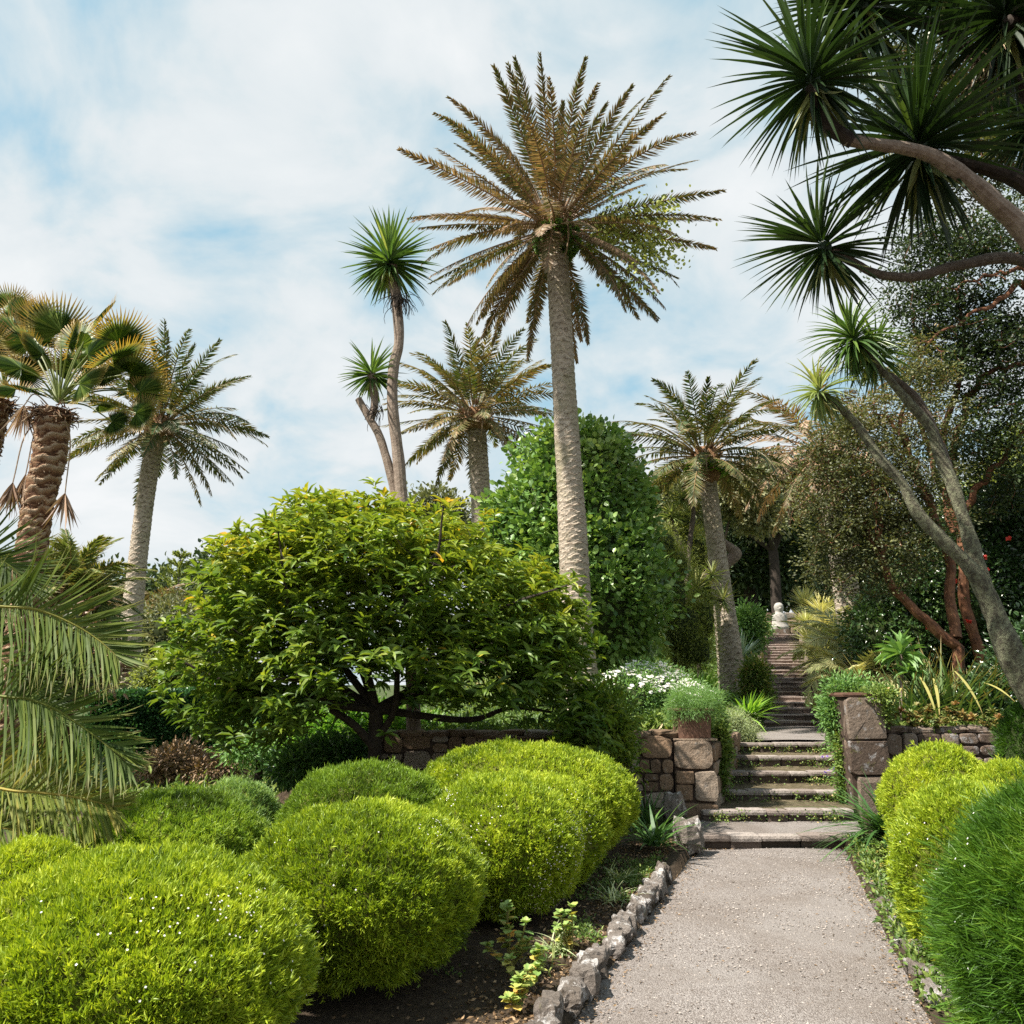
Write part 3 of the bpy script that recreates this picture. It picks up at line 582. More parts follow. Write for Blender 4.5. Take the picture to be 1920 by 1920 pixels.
dome(980,1395,210,7.6,L['heath'],'wide flat-topped lime bush in front of the left stone wall',sp=.023,wd=.009,ry=.75,nfl=40,zc=.5)
dome(325,1482,172,6.1,L['heathg'],'duller green mound behind the left front bushes under the palm fronds',sp=.021,wd=.0078,ln=.048,patch=.6)
dome(445,1460,82,7.0,L['heathb'],'small bluish green mound behind the dull green one',sp=.023,wd=.0075,ln=.05)
dome(682,1430,155,6.9,L['heathg'],'darker green mound under the glossy-leaved tree',sp=.022,wd=.008,ln=.045,patch=.6)
dome(1765,1396,104,7.3,L['heath'],'bright round bush right of the path next to the stone wall',sp=.022,wd=.0085)
dome(1905,1425,92,6.7,L['heath'],'bright bush at the right edge behind the larger right-hand bush',sp=.021,wd=.008)
dome(1848,1470,166,4.9,L['heath'],'large bright bush in the middle of the right side of the path',sp=.018,wd=.0074,nfl=50)
dome(2125,1478,318,3.2,L['heathd'],'deep green feathery bush nearest the camera in the lower right corner',sp=.016,ln=.09,wd=.0045,lean=(-.5,.0,.35),nfl=14,patch=.85)
dome(1940,1318,52,7.6,L['heathd'],'tall dark green bush cut off by the right edge above the wall',sp=.024,wd=.007,ln=.06,zc=.6)
# ================================================================== PALMS
def frond(mb, C, side=None, N=None, nl=60, ll=.45, lw=.028, a0=72, a1=26, lift=.3, v=.5, vs=.12, rr=.018, s0=.12, m=0, droop=0., tpl=None, jit=.07, asym=1.):
    C=spline(C,30) if len(C)<12 else np.asarray(C); s=np.linspace(0,1,len(C)); T=norm(np.gradient(C,axis=0))
    if side is None:
        side=norm(np.cross(T,np.array([0,0,1.]))+1e-6)
    else: side=norm(np.asarray(side)-T*np.sum(np.asarray(side)*T,-1,keepdims=True))
    Nn=np.cross(side,T)
    tube(mb,C,np.linspace(rr,rr*.25,len(C)),5,min(1,v+.4),m)
    sj=np.repeat(np.linspace(s0,1,nl),2)+rng.normal(0,.4/nl,2*nl); sj=np.clip(sj,0,1); sg=np.tile([1.,-1.],nl)
    f=lambda A: np.stack([np.interp(sj,s,A[:,k]) for k in range(3)],-1)
    P,Tj,Sj,Nj=f(C),norm(f(T)),norm(f(side)),norm(f(Nn))
    an=np.radians(a0+(a1-a0)*sj**1.2+rng.normal(0,5,len(sj)))
    D=Tj*np.cos(an)[:,None]+Sj*(sg*np.sin(an))[:,None]+Nj*lift+rv(len(sj),jit)+np.array([0,0,-droop])
    Ln=ll*np.clip(.45+ (sj-s0)*3.,0,1)*(1-.72*sj**3.2)*rng.uniform(.8,1.1,len(sj))*np.where(sg>0,1.,asym)
    scatter(mb,tpl or BL,P,D,Nj+rv(len(sj),.25),Ln,lw*rng.uniform(.8,1.2,len(sj)),v=np.clip(v+rng.normal(0,vs,len(sj)),0,1),m=m)
BL=(np.array([[0,.3,0],[0,-.3,0],[.4,.5,-.02],[.4,-.5,-.02],[1,0,-.12]]),[np.array([[0,1,3,2]]),np.array([[2,3,4]])])
def arc(p0,az,el,Ln,dr,n=18,pw=1.5,side_bend=0.):
    s=np.linspace(0,1,n); e=el-dr*s**pw; a=az+side_bend*s
    d=np.stack([np.cos(e)*np.cos(a),np.cos(e)*np.sin(a),np.sin(e)],-1); return np.asarray(p0)+np.cumsum(d,0)*Ln/n
def trunk_mesh(name,pts,radii,row,mat,parent,seg=36,sub=6,nd=7,amp=.10,flare=0.):
    P0=spline(pts,400); ar=np.concatenate([[0],np.cumsum(np.linalg.norm(np.diff(P0,axis=0),axis=1))]); Lt=ar[-1]
    n=int(Lt/row*sub); s=np.linspace(0,Lt,n); P=np.stack([np.interp(s,ar,P0[:,k]) for k in range(3)],-1)
    R=np.interp(s/Lt,np.linspace(0,1,len(radii)),radii)+flare*np.exp(-s/.35)
    T,U,B=frames(P); a=np.linspace(0,2*PI,seg,endpoint=False)
    ph=s[:,None]/row+.20*np.sin(nd*a+1.3*np.floor(s/row)[:,None]**1.1)+.45*lump(np.stack([np.cos(a)[None]*2+0*s[:,None],np.sin(a)[None]*2+0*s[:,None],s[:,None]*.9+0*a[None]],-1),1.)
    fr=ph-np.floor(ph); k=1+amp*(fr-.5)*np.minimum(1,fr/.15)-amp*.8*np.exp(-((fr-1)/.07)**2)
    V=P[:,None]+(U[:,None]*np.cos(a)[None,:,None]+B[:,None]*np.sin(a)[None,:,None])*(R[:,None]*k*(1+.02*lump(P,3.)[:,None]))[...,None]
    i=np.arange(n-1)[:,None]*seg; j=np.arange(seg)[None]
    mb=MB(); mb.add(V.reshape(-1,3),np.stack([i+j,i+(j+1)%seg,i+seg+(j+1)%seg,i+seg+j],-1).reshape(-1,4),.5,np.clip(fr,0,1).reshape(-1)); return mb.build(name,mat,parent,False)
def date_palm(label,d,pts,wpx,crown,Lf,n,row=.12,mat='palmbark',els=(80,-50),leaf=None,nl=58,ll=.42,lw=.03,vb=.5,skirt=12,stalks=3,group='tall feather-leaved date palms',bias=None,droop=(.15,.8),boss=1.,seedaz=0.):
    leaf=leaf or L['phoenix']
    P=[W(px,py,d) for px,py in pts]; P[0]=np.array([P[0][0],d,min(P[0][2],float(gh(P[0][0],d))-.05)])
    R=[w_/2/F*depth(d,p[2]) for w_,p in zip(wpx,P)]
    t=thing('date_palm',(P[0][0],d,float(gh(P[0][0],d))),label,'palm tree',group)
    trunk_mesh('trunk',P,R,row,M[mat],t,flare=.06)
    top=P[-1]; c=W(*crown,d); rt=R[-1]
    mb=MB(); boulder(mb,(top+c)/2-np.array([0,0,.05]),(rt*1.5*boss,rt*1.5*boss,max(.35,np.linalg.norm(c-top)*.75)),.3,0,3.,16,.2)
    for az in rng.uniform(0,2*PI,70):   # cut leaf bases
        zz=rng.uniform(-.35,.35); q=(top+c)/2+np.array([math.cos(az)*rt*1.4,math.sin(az)*rt*1.4,zz]); tube(mb,arc(q,az,.9,.22,.4,4),[.035,.02],5,.5,0)
    mb.build('crown_shaft',M['fibre'],t)
    for k in range(n):
        u=(k+.5)/n; e=math.radians(els[0]+(els[1]-els[0])*u**.92+rng.normal(0,4)); az=seedaz+k*2.39996+rng.normal(0,.12)
        ln=Lf*(1.06-.22*max(0,-math.sin(e)))*rng.uniform(.85,1.08)*(.75 if u<.06 else 1)
        mb=MB(); p0=c+np.array([math.cos(az)*rt*.7,math.sin(az)*rt*.7,-.25*u*2*.5]); dr=rng.uniform(*droop)*(1.15 if e>0 else .7)
        C=arc(p0,az,e,ln,dr,18,1.6,rng.normal(0,.12)); v=np.clip(vb+.22*(u-.35)+rng.normal(0,.12),.05,.95)
        side=np.array([-math.sin(az),math.cos(az),0.])+np.array([0,0,1.])*rng.normal(0,.45)
        frond(mb,C,side,nl=nl,ll=ll*rng.uniform(.85,1.1),lw=lw,lift=rng.uniform(.2,.5),v=v,vs=.16,rr=.022,s0=.16)
        mb.build('frond',leaf,t)
    for k in range(stalks):
        az=[-1.75,-1.2,-2.2,-.6][k%4]+rng.normal(0,.1); mb=MB(); C=arc(c+np.array([math.cos(az)*rt,math.sin(az)*rt,-.1]),az,.5-.4*k,Lf*.55*rng.uniform(.6,1.),2.3,14,.6); tube(mb,C,[.03,.012],6,.5); mb.build('flower_stalk',M['stalk'],t)
    return t,c,top,rt
mp,c,top,rt=date_palm('tallest date palm at centre with pale ringed trunk and ivy under its crown',14,[(1100,1310),(1083,1180),(1074,1000),(1062,800),(1051,600),(1046,500),(1044,450)],[66,58,55,48,43,41,42],(1040,415),2.75,96,row=.115,ll=.31,lw=.028,nl=88,els=(80,-46),stalks=2,vb=.50)
# ivy under crown and on fronds
mb=MB(); n=1500; P=sphere_dirs(n,-.9,.5)*np.array([.42,.42,.42])+(top+np.array([0,0,.02])); scatter(mb,ROUND,P,norm(P-top)+rv(n,.5)+[0,0,-.3],rv(n),rng.uniform(.05,.09,n),rng.uniform(.05,.08,n),v=np.clip(rng.normal(.35,.2,n),0,1))
mb.build('ivy_collar',L['griselinia'],mp)
mb=MB()
for (px,py,s,nn) in [(1190,425,.35,700),(1225,470,.3,420),(1150,385,.15,60),(1200,520,.25,180),(1130,450,.25,250),(1245,395,.15,90)]:
    P=W(px,py,13.6)+rv(nn,1)*np.array([s,.3,s*.5]); scatter(mb,ROUND,P,rv(nn)+[0,0,.2],rv(nn),rng.uniform(.05,.09,nn),rng.uniform(.05,.08,nn),v=np.clip(rng.normal(.6,.25,nn),0,1))
mb.build('climbing_ivy',L['airy'],mp)
date_palm('date palm with brownish crown behind the centre, between cordyline and tallest palm',24,[(905,1180),(902,960),(897,860),(893,800)],[38,37,36,36],(890,770),2.7,78,row=.13,ll=.5,lw=.045,nl=44,vb=.52,stalks=4,els=(80,-42),leaf=L['phoenix2'])
p3,c,top,rt=date_palm('date palm left of the upper stairs with a green fern collar under its crown',19.5,[(1378,1330),(1365,1200),(1346,1050),(1333,950),(1326,895)],[54,46,37,33,32],(1318,845),2.35,66,row=.13,ll=.42,lw=.036,nl=44,vb=.36,els=(84,-30),stalks=1,droop=(.5,1.2),leaf=L['phoenix2'])
mb=MB(); n=420; P=top+np.array([0,0,.18])+sphere_dirs(n,-.6,.8)*np.array([.42,.42,.2]); scatter(mb,FOLD,P,norm(P-top)+[0,0,-.2],[0,0,1.],.17,.07,v=np.clip(rng.normal(.7,.2,n),0,1)); mb.build('fern_collar',L['agapb'],p3)
date_palm('date palm right of the upper stairs half hidden behind the orange-barked trees',22.5,[(1612,1290),(1597,1180),(1580,1060),(1565,980),(1552,900)],[52,50,46,40,36],(1545,840),2.9,56,row=.13,ll=.5,lw=.045,nl=40,mat='palmbark',vb=.68,els=(70,-50),stalks=3,droop=(.6,1.3))
date_palm('leaning date palm on the left behind the fan palm, with slim pale trunk',20,[(232,1330),(243,1200),(262,1020),(278,900),(291,835),(296,815)],[52,46,36,32,31,32],(302,785),2.5,74,row=.13,ll=.42,lw=.036,nl=46,vb=.34,els=(82,-42),stalks=2,leaf=L['phoenix2'])
def low_palm(label,d,cx,cy,Lf,n,els,leaf,vb,name='young_palm',ll=.4,nl=40):
    c=W(cx,cy,d); g=float(gh(c[0],d)); t=thing(name,(c[0],d,g),label,'palm tree'); mb=MB()
    tube(mb,[(c[0],d,g-.1),(c[0]+.02,d,(c[2]+g)/2),c],[.28,.25],12,.4,0,.1); mb.build('trunk',M['fibre'],t)
    for k in range(n):
        u=(k+.5)/n; e=math.radians(els[0]+(els[1]-els[0])*u); az=k*2.39996; mb=MB(); C=arc(c,az,e,Lf*rng.uniform(.85,1.1),rng.uniform(.6,1.4),18,1.5)
        frond(mb,C,np.array([-math.sin(az),math.cos(az),0.])+np.array([0,0,1.])*rng.normal(0,.4),nl=nl,ll=ll,lw=.034,lift=.3,v=np.clip(vb+rng.normal(0,.12),0,1),rr=.02); mb.build('frond',leaf,t)
    return t
low_palm('short green feather palm behind the foreground fronds at left',14.5,128,1125,1.55,44,(86,-25),L['phoenixg'],.5,nl=64)
low_palm('short brown-tinged palm behind the slim leaning trunk at left',24,262,1160,2.3,40,(60,-45),L['phoenix'],.55)
low_palm('young arching palm with pale fronds right of the upper stairs',15.8,1600,1230,1.5,30,(80,-25),L['puya'],.55,ll=.42)
low_palm('yellowing low palm arching over the right pier beside the stairs',14.6,1610,1275,1.05,22,(60,-40),L['puya'],.7,ll=.34)
# foreground feather palm on the left, standing just outside the frame
def nearpalm():
    base=np.array([-4.7,5.4,float(gh(-4.7,5.4))]); t=thing('feather_palm',base,'nearest feather palm whose long green fronds arch in from the left edge','palm tree')
    mb=MB(); tube(mb,[base-[0,0,.1],base+[0,0,.6],base+[.05,0,1.15]],[.25,.22],14,.4,0,.1); mb.build('trunk',M['fibre'],t)
    crown=base+np.array([.05,0,1.15]); dd=3.6
    specs=[ ([(-420,1230),(-150,1130),(0,1137),(65,1142),(125,1164),(169,1189),(206,1218),(222,1236)],5.0,.44,.45,1.),
            ([(-420,1330),(-180,1280),(0,1305),(52,1310),(104,1330),(156,1364),(213,1408),(240,1432)],4.95,.40,.35,1.),
            ([(-420,1400),(-150,1440),(0,1478),(67,1485),(133,1493),(190,1506),(215,1513)],5.2,.40,.72,1.),
            ([(-400,1240),(-250,1080),(-90,1035),(-10,1045),(35,1075),(60,1110)],5.5,.43,.2,1.),
            ([(-420,1440),(-200,1500),(-60,1540),(20,1555),(90,1570)],5.4,.40,.55,1.),
            ([(-400,1300),(-250,1200),(-120,1190),(-20,1225),(60,1290),(110,1350)],5.5,.40,.25,1.),
            ([(-420,1330),(-220,1350),(-60,1395),(40,1425),(110,1450),(175,1480)],5.5,.36,.55,1.)]
    for pts,d,ll,v,asym in specs:
        C=[crown]+[W(px,py,d) for px,py in pts[1:]]; C=spline(C,40); T=norm(np.gradient(C,axis=0)); vd=norm(C-CAMP); side=norm(np.cross(T,vd)); side=-side if side[20][2]<0 else side
        side=side+vd*rng.uniform(-.25,.1)
        mb=MB(); frond(mb,C,side,nl=92,ll=ll*1.3,lw=.0155,a0=70,a1=24,lift=rng.uniform(-.3,-.1),v=v,vs=.13,rr=.014,s0=.15,droop=.12,tpl=T_strap(4,0,.16,.5),jit=.05,asym=1.1); mb.build('frond',L['phoenixf'],t)
    for k in range(9):
        az=rng.uniform(1.8,4.8); mb=MB(); frond(mb,arc(crown,az,rng.uniform(.3,1.3),2.0,1.4),None,nl=50,ll=.3,lw=.02,v=.4); mb.build('frond',L['phoenixf'],t)
nearpalm()
# fan palms
def fanleaf(mb,hub,dr,nrm,Lr,v,nseg=44,spread=125,wd=None,tipcurl=.18):
    dr=norm(dr); nrm=norm(nrm-dr*np.dot(nrm,dr)); S=np.cross(nrm,dr); a=np.radians(np.linspace(-spread,spread,nseg))
    D=dr[None]*np.cos(a)[:,None]+S[None]*np.sin(a)[:,None]+nrm[None]*(.16*abs(np.sin(a*7))[:,None]*0+.10+.18*(abs(a)/2.6)[:,None])
    Ls=Lr*(1-.28*(abs(a)/math.radians(spread))**2)*rng.uniform(.93,1.05,nseg)
    tpl=(np.array([[0,0,0],[.42,.46,.04],[.42,0,-.04],[.42,-.46,.04],[.76,.34,-.02],[.76,-.34,-.02],[1,0,-tipcurl]]),[np.array([[0,2,1],[0,3,2],[4,5,6]]),np.array([[1,2,3,5]])[:, [0,1,2,3]],np.array([[1,3,5,4]])])
    scatter(mb,tpl,np.tile(hub,(nseg,1)),D,np.tile(nrm,(nseg,1))+rv(nseg,.1),Ls,Ls*.0+Lr*1.15*math.radians(2*spread)/nseg*.52,v=np.clip(v+rng.normal(0,.28,nseg),0,1))
def fan_palm(label,d,pts,wpx,crown,specs,extra,Lr):
    P=[W(px,py,d) for px,py in pts]; P[0][2]=min(P[0][2],float(gh(P[0][0],d))-.05)
    R=[.8*w_/2/F*depth(d,p[2]) for w_,p in zip(wpx,P)]; t=thing('fan_palm',(P[0][0],d,float(gh(P[0][0],d))),label,'palm tree','shaggy fan palms')
    trunk_mesh('trunk',P,R,.15,M['fibre'],t,40,8,4,.16)
    mb=MB(); Pt=spline(P,80)
    for q in range(900):
        k=rng.integers(8,80); az=rng.uniform(0,2*PI); r=np.interp(k/80,np.linspace(0,1,len(R)),R); p=Pt[k]+np.array([math.cos(az),math.sin(az),0])*r*.98
        up=k>66; e=rng.uniform(-1.2,-.3) if not up else rng.uniform(-.6,1.); tube(mb,arc(p,az+rng.normal(0,.9),e,rng.uniform(.03,.08)*(3. if up else 1),rng.uniform(-.6,1.6),4),[.012,.004],4,rng.random())
    mb.build('leaf_base_fibre',M['fibre'],t)
    c=W(*crown,d)
    for (px,py,dy,fx,s) in specs:
        hub=W(px,py,d+dy); mb=MB(); tube(mb,spline([c,(c+hub)/2+np.array([0,0,.10]),hub],12),[.015,.009],6,.35,0)
        out=norm(hub-c); dr=out*.6+np.array([fx,0,.25]); vd=norm(CAMP-hub); nrm=norm(vd*.55+np.array([0,0,.75])+rv(1,.4)[0])
        if dy>0: nrm=norm(vd*.4+np.array([0,0,.8])+rv(1,.3)[0])
        lf=MB(); fanleaf(lf,hub,dr,-nrm,Lr*s,rng.uniform(.3,.7)); o=lf.build('fan_leaf',L['fan'],t); mb.build('leaf_stem',L['airy'],o,org=t)
    for (px,py,lx) in extra:  # dead hanging leaves on long stems
        hub=W(px,py,d-.1); mb=MB(); tube(mb,spline([c-[0,0,.2],(c*.5+hub*.5)+np.array([lx,0,.15]),hub],12),[.012,.008],5,.5,1)
        n=34; a=rng.uniform(-.5,.5,n); D=np.stack([np.sin(a),rng.normal(0,.15,n),-np.cos(a)],-1); scatter(mb,T_strap(4,0,.1,.4),np.tile(hub,(n,1)),D,rv(n),rng.uniform(.35,.6,n),.035,v=rng.random(n)); mb.build('dead_leaf',[L['dead'],M['stalk']],t)
    return t
fan_palm('shaggy fan palm with red-brown fibrous trunk on the left',11,[(42,1120),(62,1010),(75,930),(92,860),(98,800),(102,770)],[58,56,58,64,68,74],(110,755),
   [(115,622,.2,0,1.1),(128,645,-.5,.1,.8),(178,600,.3,.4,.9),(222,640,-.1,.7,.95),(210,668,-.6,.5,1.),(245,700,-.2,.9,.9),(262,735,-.3,.9,.8),(255,775,-.4,1.,.62),(60,640,.3,-.4,.95),(40,690,-.3,-.7,.9),(45,650,.6,-.6,.9),(150,690,.8,.3,1.),(95,690,.9,-.2,1.),(185,760,.5,1.,.6),(190,700,.3,.6,.9),(60,730,.2,-1.,.8),(150,650,.2,.2,.9),(75,600,.7,-.1,.8),(150,720,-.3,.6,.9),(210,790,-.2,.9,.6),(235,730,.6,.7,.9),(30,620,.5,-.2,1.),(95,600,.9,.1,.8),(200,640,.9,.4,.9),(30,730,.5,-.8,.8),(165,665,.0,.5,.9),(80,665,-.2,-.3,.8)],
   [(24,905,-.15),(48,890,-.1),(122,925,.1),(45,760,-.1)],.62)
fan_palm('fan palm cut off by the left edge beside the shaggy one',12,[(-60,1150),(-45,960),(-15,820),(2,750)],[50,50,46,46],(8,725),
   [(20,590,.2,.2,.9),(-20,600,0,-.3,.9),(30,640,-.3,.5,.9),(-5,660,-.5,0,1.),(40,700,.3,.8,.8),(-50,650,.2,-.8,.9),(20,570,.8,.1,.8),(-40,720,.0,-1,.8)],[],.6)
# ================================================================== CORDYLINES
VS=T_vstrap(5,.0,.13)
def head(name,parent,c,R,n,lw,leaf,axis=(0,0,1),lo=-.75,vb=.45,droop=.25,skirt=26,tpl=None):
    mb=MB(); axis=norm(axis); boulder(mb,c-axis*R*.03,(R*.075,R*.075,R*.1),.1,0,1.,8,.1); D=sphere_dirs(n,-1,1); h=D@axis; keep=(h>lo); D=D[keep]; n=len(D); h=h[keep]
    D=norm(D+axis*.1+np.array([0,0,-1.])*(droop*(1-h)*.35)[:,None]+rv(n,.05))
    N=norm(axis-D*(D@axis)[:,None]+1e-3)
    Ls=R*rng.uniform(.82,1.08,n)*(1-.12*(h<-.3)); scatter(mb,tpl or VS,c+D*R*.05+axis*(h*R*.08)[:,None],D,N,Ls,lw*rng.uniform(.8,1.15,n),v=np.clip(vb+.25*h+rng.normal(0,.15,n),0,1))
    if skirt:
        az=rng.uniform(0,2*PI,skirt); D=np.stack([np.cos(az)*.5,np.sin(az)*.5,-1+0*az],-1)+rv(skirt,.15); scatter(mb,tpl or VS,np.tile(c-axis*R*.08,(skirt,1)),D,rv(skirt),R*rng.uniform(.35,.75,skirt),lw*1.1,v=rng.uniform(.9,1,skirt))
    return mb.build(name,leaf,parent)
def panicle(parent,c,s=.3,n=90,m='darkbark'):
    mb=MB()
    for k in range(n):
        az=rng.uniform(0,2*PI); tube(mb,arc(c+rv(1,.05)[0],az,rng.uniform(-1.2,-.1),s*rng.uniform(.5,1.3),rng.uniform(.3,1.3),5),[.006,.003],3,rng.random(),0,0,False)
    return mb.build('seed_cluster',M[m],parent)
b=G(778,9.8)
cd=thing('cabbage_palm',b,'slender two-stemmed cabbage palm rising through the glossy tree at centre','palm tree')
mb=MB(); P=[b-[0,0,.1],W(772,1200,9.8),W(757,980,9.8),W(746,850,9.8),W(736,760,9.8),W(738,690,9.8),W(748,640,9.8),W(744,570,9.8),W(735,500,9.8)]
tube(mb,spline(P,60),[.085,.085,.08,.075,.07,.07,.065,.07,.075],12,.5,0,.06); mb.build('trunk',M['palebark'],cd)
mb=MB(); tube(mb,spline([W(752,985,9.85),W(733,890,9.9),W(712,820,9.9),W(690,780,9.9),W(672,748,9.9)],30),[.06,.06,.055,.05,.045],10,.5,0,.06)
tube(mb,spline([W(694,790,9.9),W(702,760,9.9),W(700,720,9.9),W(696,700,9.9)],14),[.05,.05,.055,.06],10,.5,0,.06); mb.build('branch',M['palebark'],cd)
head('leaf_head',cd,W(729,492,9.8),.66,190,.05,L['cordyline'],lo=-.85)
head('leaf_head',cd,W(697,703,9.9),.47,120,.036,L['cordyline'],lo=-.8)
panicle(cd,W(752,555,9.7),.28); panicle(cd,W(706,765,9.8),.16,40)
def branch(parent,pxs,rad,mat,name='branch',seg=12,n=50,rough=.1):
    mb=MB(); tube(mb,spline([W(*p) for p in pxs],n),rad,seg,.5,0,rough); return mb.build(name,M[mat],parent)
# overhead cabbage palm, trunk just right of the frame
b=np.array([5.3,5.6,float(gh(5.3,5.6))]); c1=thing('cabbage_palm',b,'dark many-headed cabbage palm leaning in over the upper right corner','palm tree')
mb=MB(); J=W(2140,760,5.6); tube(mb,spline([b-[0,0,.1],(b+J)/2+[.1,0,0],J],20),[.16,.14],14,.5,0,.08); mb.build('trunk',M['greybark'],c1)
branch(c1,[(2140,760,5.6),(2040,590,5.5),(1920,435,5.4),(1865,380,5.3),(1800,325,5.2),(1745,292,5.15),(1690,277,5.1),(1635,270,5.05),(1585,262,5.0)],[.10,.09,.078,.068,.058,.052,.047,.044,.042],'palebark')
branch(c1,[(1600,265,5.0),(1560,240,5.0),(1530,200,5.0),(1522,165,5.0)],[.05,.05,.05],'darkbark')
branch(c1,[(2140,760,5.6),(2060,600,5.8),(1920,490,5.9),(1800,497,5.9),(1720,518,5.9),(1650,515,5.9),(1600,492,5.9),(1560,470,5.9)],[.08,.07,.048,.042,.038,.036,.036,.04],'greybark')
branch(c1,[(2080,650,5.6),(2000,420,5.7),(1920,345,5.7),(1850,315,5.7),(1780,300,5.7),(1730,285,5.6)],[.09,.08,.07,.06,.055,.05],'darkbark')
branch(c1,[(2060,600,5.6),(2020,300,5.8),(1900,150,5.8),(1860,125,5.8),(1810,90,5.8),(1760,50,5.8),(1620,20,5.8)],[.09,.08,.07,.07,.06,.05,.05],'darkbark')
branch(c1,[(2060,420,5.6),(1990,180,5.4),(1920,60,5.3),(1890,40,5.2)],[.08,.07,.06,.05],'darkbark')
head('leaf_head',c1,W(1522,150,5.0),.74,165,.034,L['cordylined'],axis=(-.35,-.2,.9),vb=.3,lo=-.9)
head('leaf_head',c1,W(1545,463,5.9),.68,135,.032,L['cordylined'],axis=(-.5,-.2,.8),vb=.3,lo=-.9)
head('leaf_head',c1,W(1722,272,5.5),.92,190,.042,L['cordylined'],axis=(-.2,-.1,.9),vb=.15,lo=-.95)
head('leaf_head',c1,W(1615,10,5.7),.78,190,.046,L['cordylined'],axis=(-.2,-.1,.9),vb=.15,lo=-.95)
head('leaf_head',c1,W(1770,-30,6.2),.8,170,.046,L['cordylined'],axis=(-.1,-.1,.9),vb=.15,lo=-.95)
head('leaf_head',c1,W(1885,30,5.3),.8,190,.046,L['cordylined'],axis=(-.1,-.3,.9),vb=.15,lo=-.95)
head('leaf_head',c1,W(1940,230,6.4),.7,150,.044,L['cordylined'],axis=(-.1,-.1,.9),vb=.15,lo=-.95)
panicle(c1,W(1840,110,5.6),.4,70,'stalk')
# leaning lichen-covered cabbage palm
b=G(2000,6.9); c2=thing('cabbage_palm',b,'leaning cabbage palm with lichen-crusted stems at the right edge','palm tree')
branch(c2,[(2000,1420,6.9),(1960,1350,6.9),(1912,1270,6.9),(1880,1190,6.9),(1855,1125,6.9),(1815,1060,6.9),(1770,1015,6.9),(1720,960,6.9),(1690,905,6.9),(1650,860,6.9),(1610,800,6.9),(1570,760,6.9),(1540,738,6.9)],[.115,.11,.105,.10,.085,.068,.062,.058,.052,.046,.04,.036,.033,.03],'lichbark','trunk',14,90,rough=.16)
branch(c2,[(1885,1200,6.93),(1858,1140,6.93),(1838,1080,6.93),(1815,1000,6.95),(1790,920,6.95),(1765,860,7),(1742,800,7),(1700,750,7),(1650,690,7),(1618,655,7)],[.085,.078,.068,.06,.056,.05,.045,.04,.033,.03],'lichbark',rough=.14)
branch(c2,[(1776,880,7),(1755,820,7.1),(1720,750,7.1),(1670,705,7.1),(1630,672,7.1)],[.05,.045,.04,.035,.035],'greybark',rough=.1)
head('leaf_head',c2,W(1602,640,7.0),.50,165,.030,L['cordyline'],axis=(-.3,-.1,.9),vb=.45,droop=.8,lo=-.85,tpl=T_vstrap(5,.1,.4))
head('leaf_head',c2,W(1636,668,7.1),.42,90,.028,L['cordyline'],axis=(.2,-.1,.9),vb=.5,droop=.8,lo=-.85,tpl=T_vstrap(5,.1,.4))
head('leaf_head',c2,W(1538,738,6.9),.36,120,.026,L['cordylinep'],axis=(-.3,-.1,.9),vb=.4,droop=.8,lo=-.85,tpl=T_vstrap(5,.1,.4))
# ================================================================== TREES AND SHRUBS
def skeleton(parent, base, fork, targets, r0, mat, nlimb=9, name='trunk', bname='branch', forks=None, rtw=.006, sag=.0, seg=7):
    """trunk + limbs; each twig joins the nearest point already there"""
    base=np.array(base,float); fork=np.array(fork,float)
    mb=MB(); TP=spline([base-[0,0,.15],(base+fork)/2+rv(1,.04)[0],fork],14); tube(mb,TP,[r0*1.25,r0,r0*.85],12,.5,0,.1); mb.build(name,M[mat],parent)
    T=np.array(targets); order=np.argsort(-np.linalg.norm(T-fork,axis=1)); 
    nodes=[fork]; rad=[r0*.8]; mb=MB()
    lim=[]; 
    for i in order:
        if all(np.dot(norm(T[i]-fork),norm(l-fork))<.86 for l in lim): lim.append(T[i])
        if len(lim)>=nlimb: break
    for l in lim:
        C=spline([fork,fork+(l-fork)*.35+rv(1,.07*np.linalg.norm(l-fork))[0]*[1,1,.5],fork+(l-fork)*.7+rv(1,.06*np.linalg.norm(l-fork))[0],l],18); R=np.linspace(r0*.55,rtw*1.5,18); tube(mb,C,R,seg,.5,0,.06); nodes+=list(C[2:]); rad+=list(R[2:])
    NA=np.array(nodes); RA=np.array(rad); o2=np.argsort(np.linalg.norm(T-fork,axis=1)); 
    for i in o2:
        dd=np.linalg.norm(NA-T[i],axis=1); j=int(np.argmin(dd)); 
        if dd[j]<.03: continue
        a=NA[j]; mid=(a+T[i])/2+rv(1,.08*dd[j])[0]; C=spline([a,mid,T[i]],6); r=min(RA[j]*.7, rtw+.012*dd[j]+.004); R=np.linspace(r,rtw*.7,6); tube(mb,C,R,4,.5,0,0,False); NA=np.vstack([NA,C[2:]]); RA=np.append(RA,R[2:])
    mb.build(bname,M[mat],parent)
def blobpts(blobs,n,shell=.6,spread=1.,amp=.18):
    """blobs: (centre xyz, radii xyz, weight)"""
    wts=np.array([b[2] for b in blobs],float); wts/=wts.sum(); k=rng.choice(len(blobs),n,p=wts); D=sphere_dirs(n); r=np.where(rng.random(n)<shell, rng.uniform(.82,1.03,n), rng.uniform(0,1,n)**.5*spread)
    C=np.array([b[0] for b in blobs])[k]; R=np.array([b[1] for b in blobs])[k]; P=C+D*R*(r*(1+amp*lump(D*1.+k[:,None],2.)))[:,None]
    return P,norm(D/R*np.mean(R,axis=1,keepdims=True)),k
def pxblob(px,py,d,rx,ry,dr=None,wt=None):
    c=W(px,py,d); dp=depth(d,c[2]); a=rx/F*dp; b=ry/F*dp; return (c,np.array([a,dr or a,b]),wt or a*b)
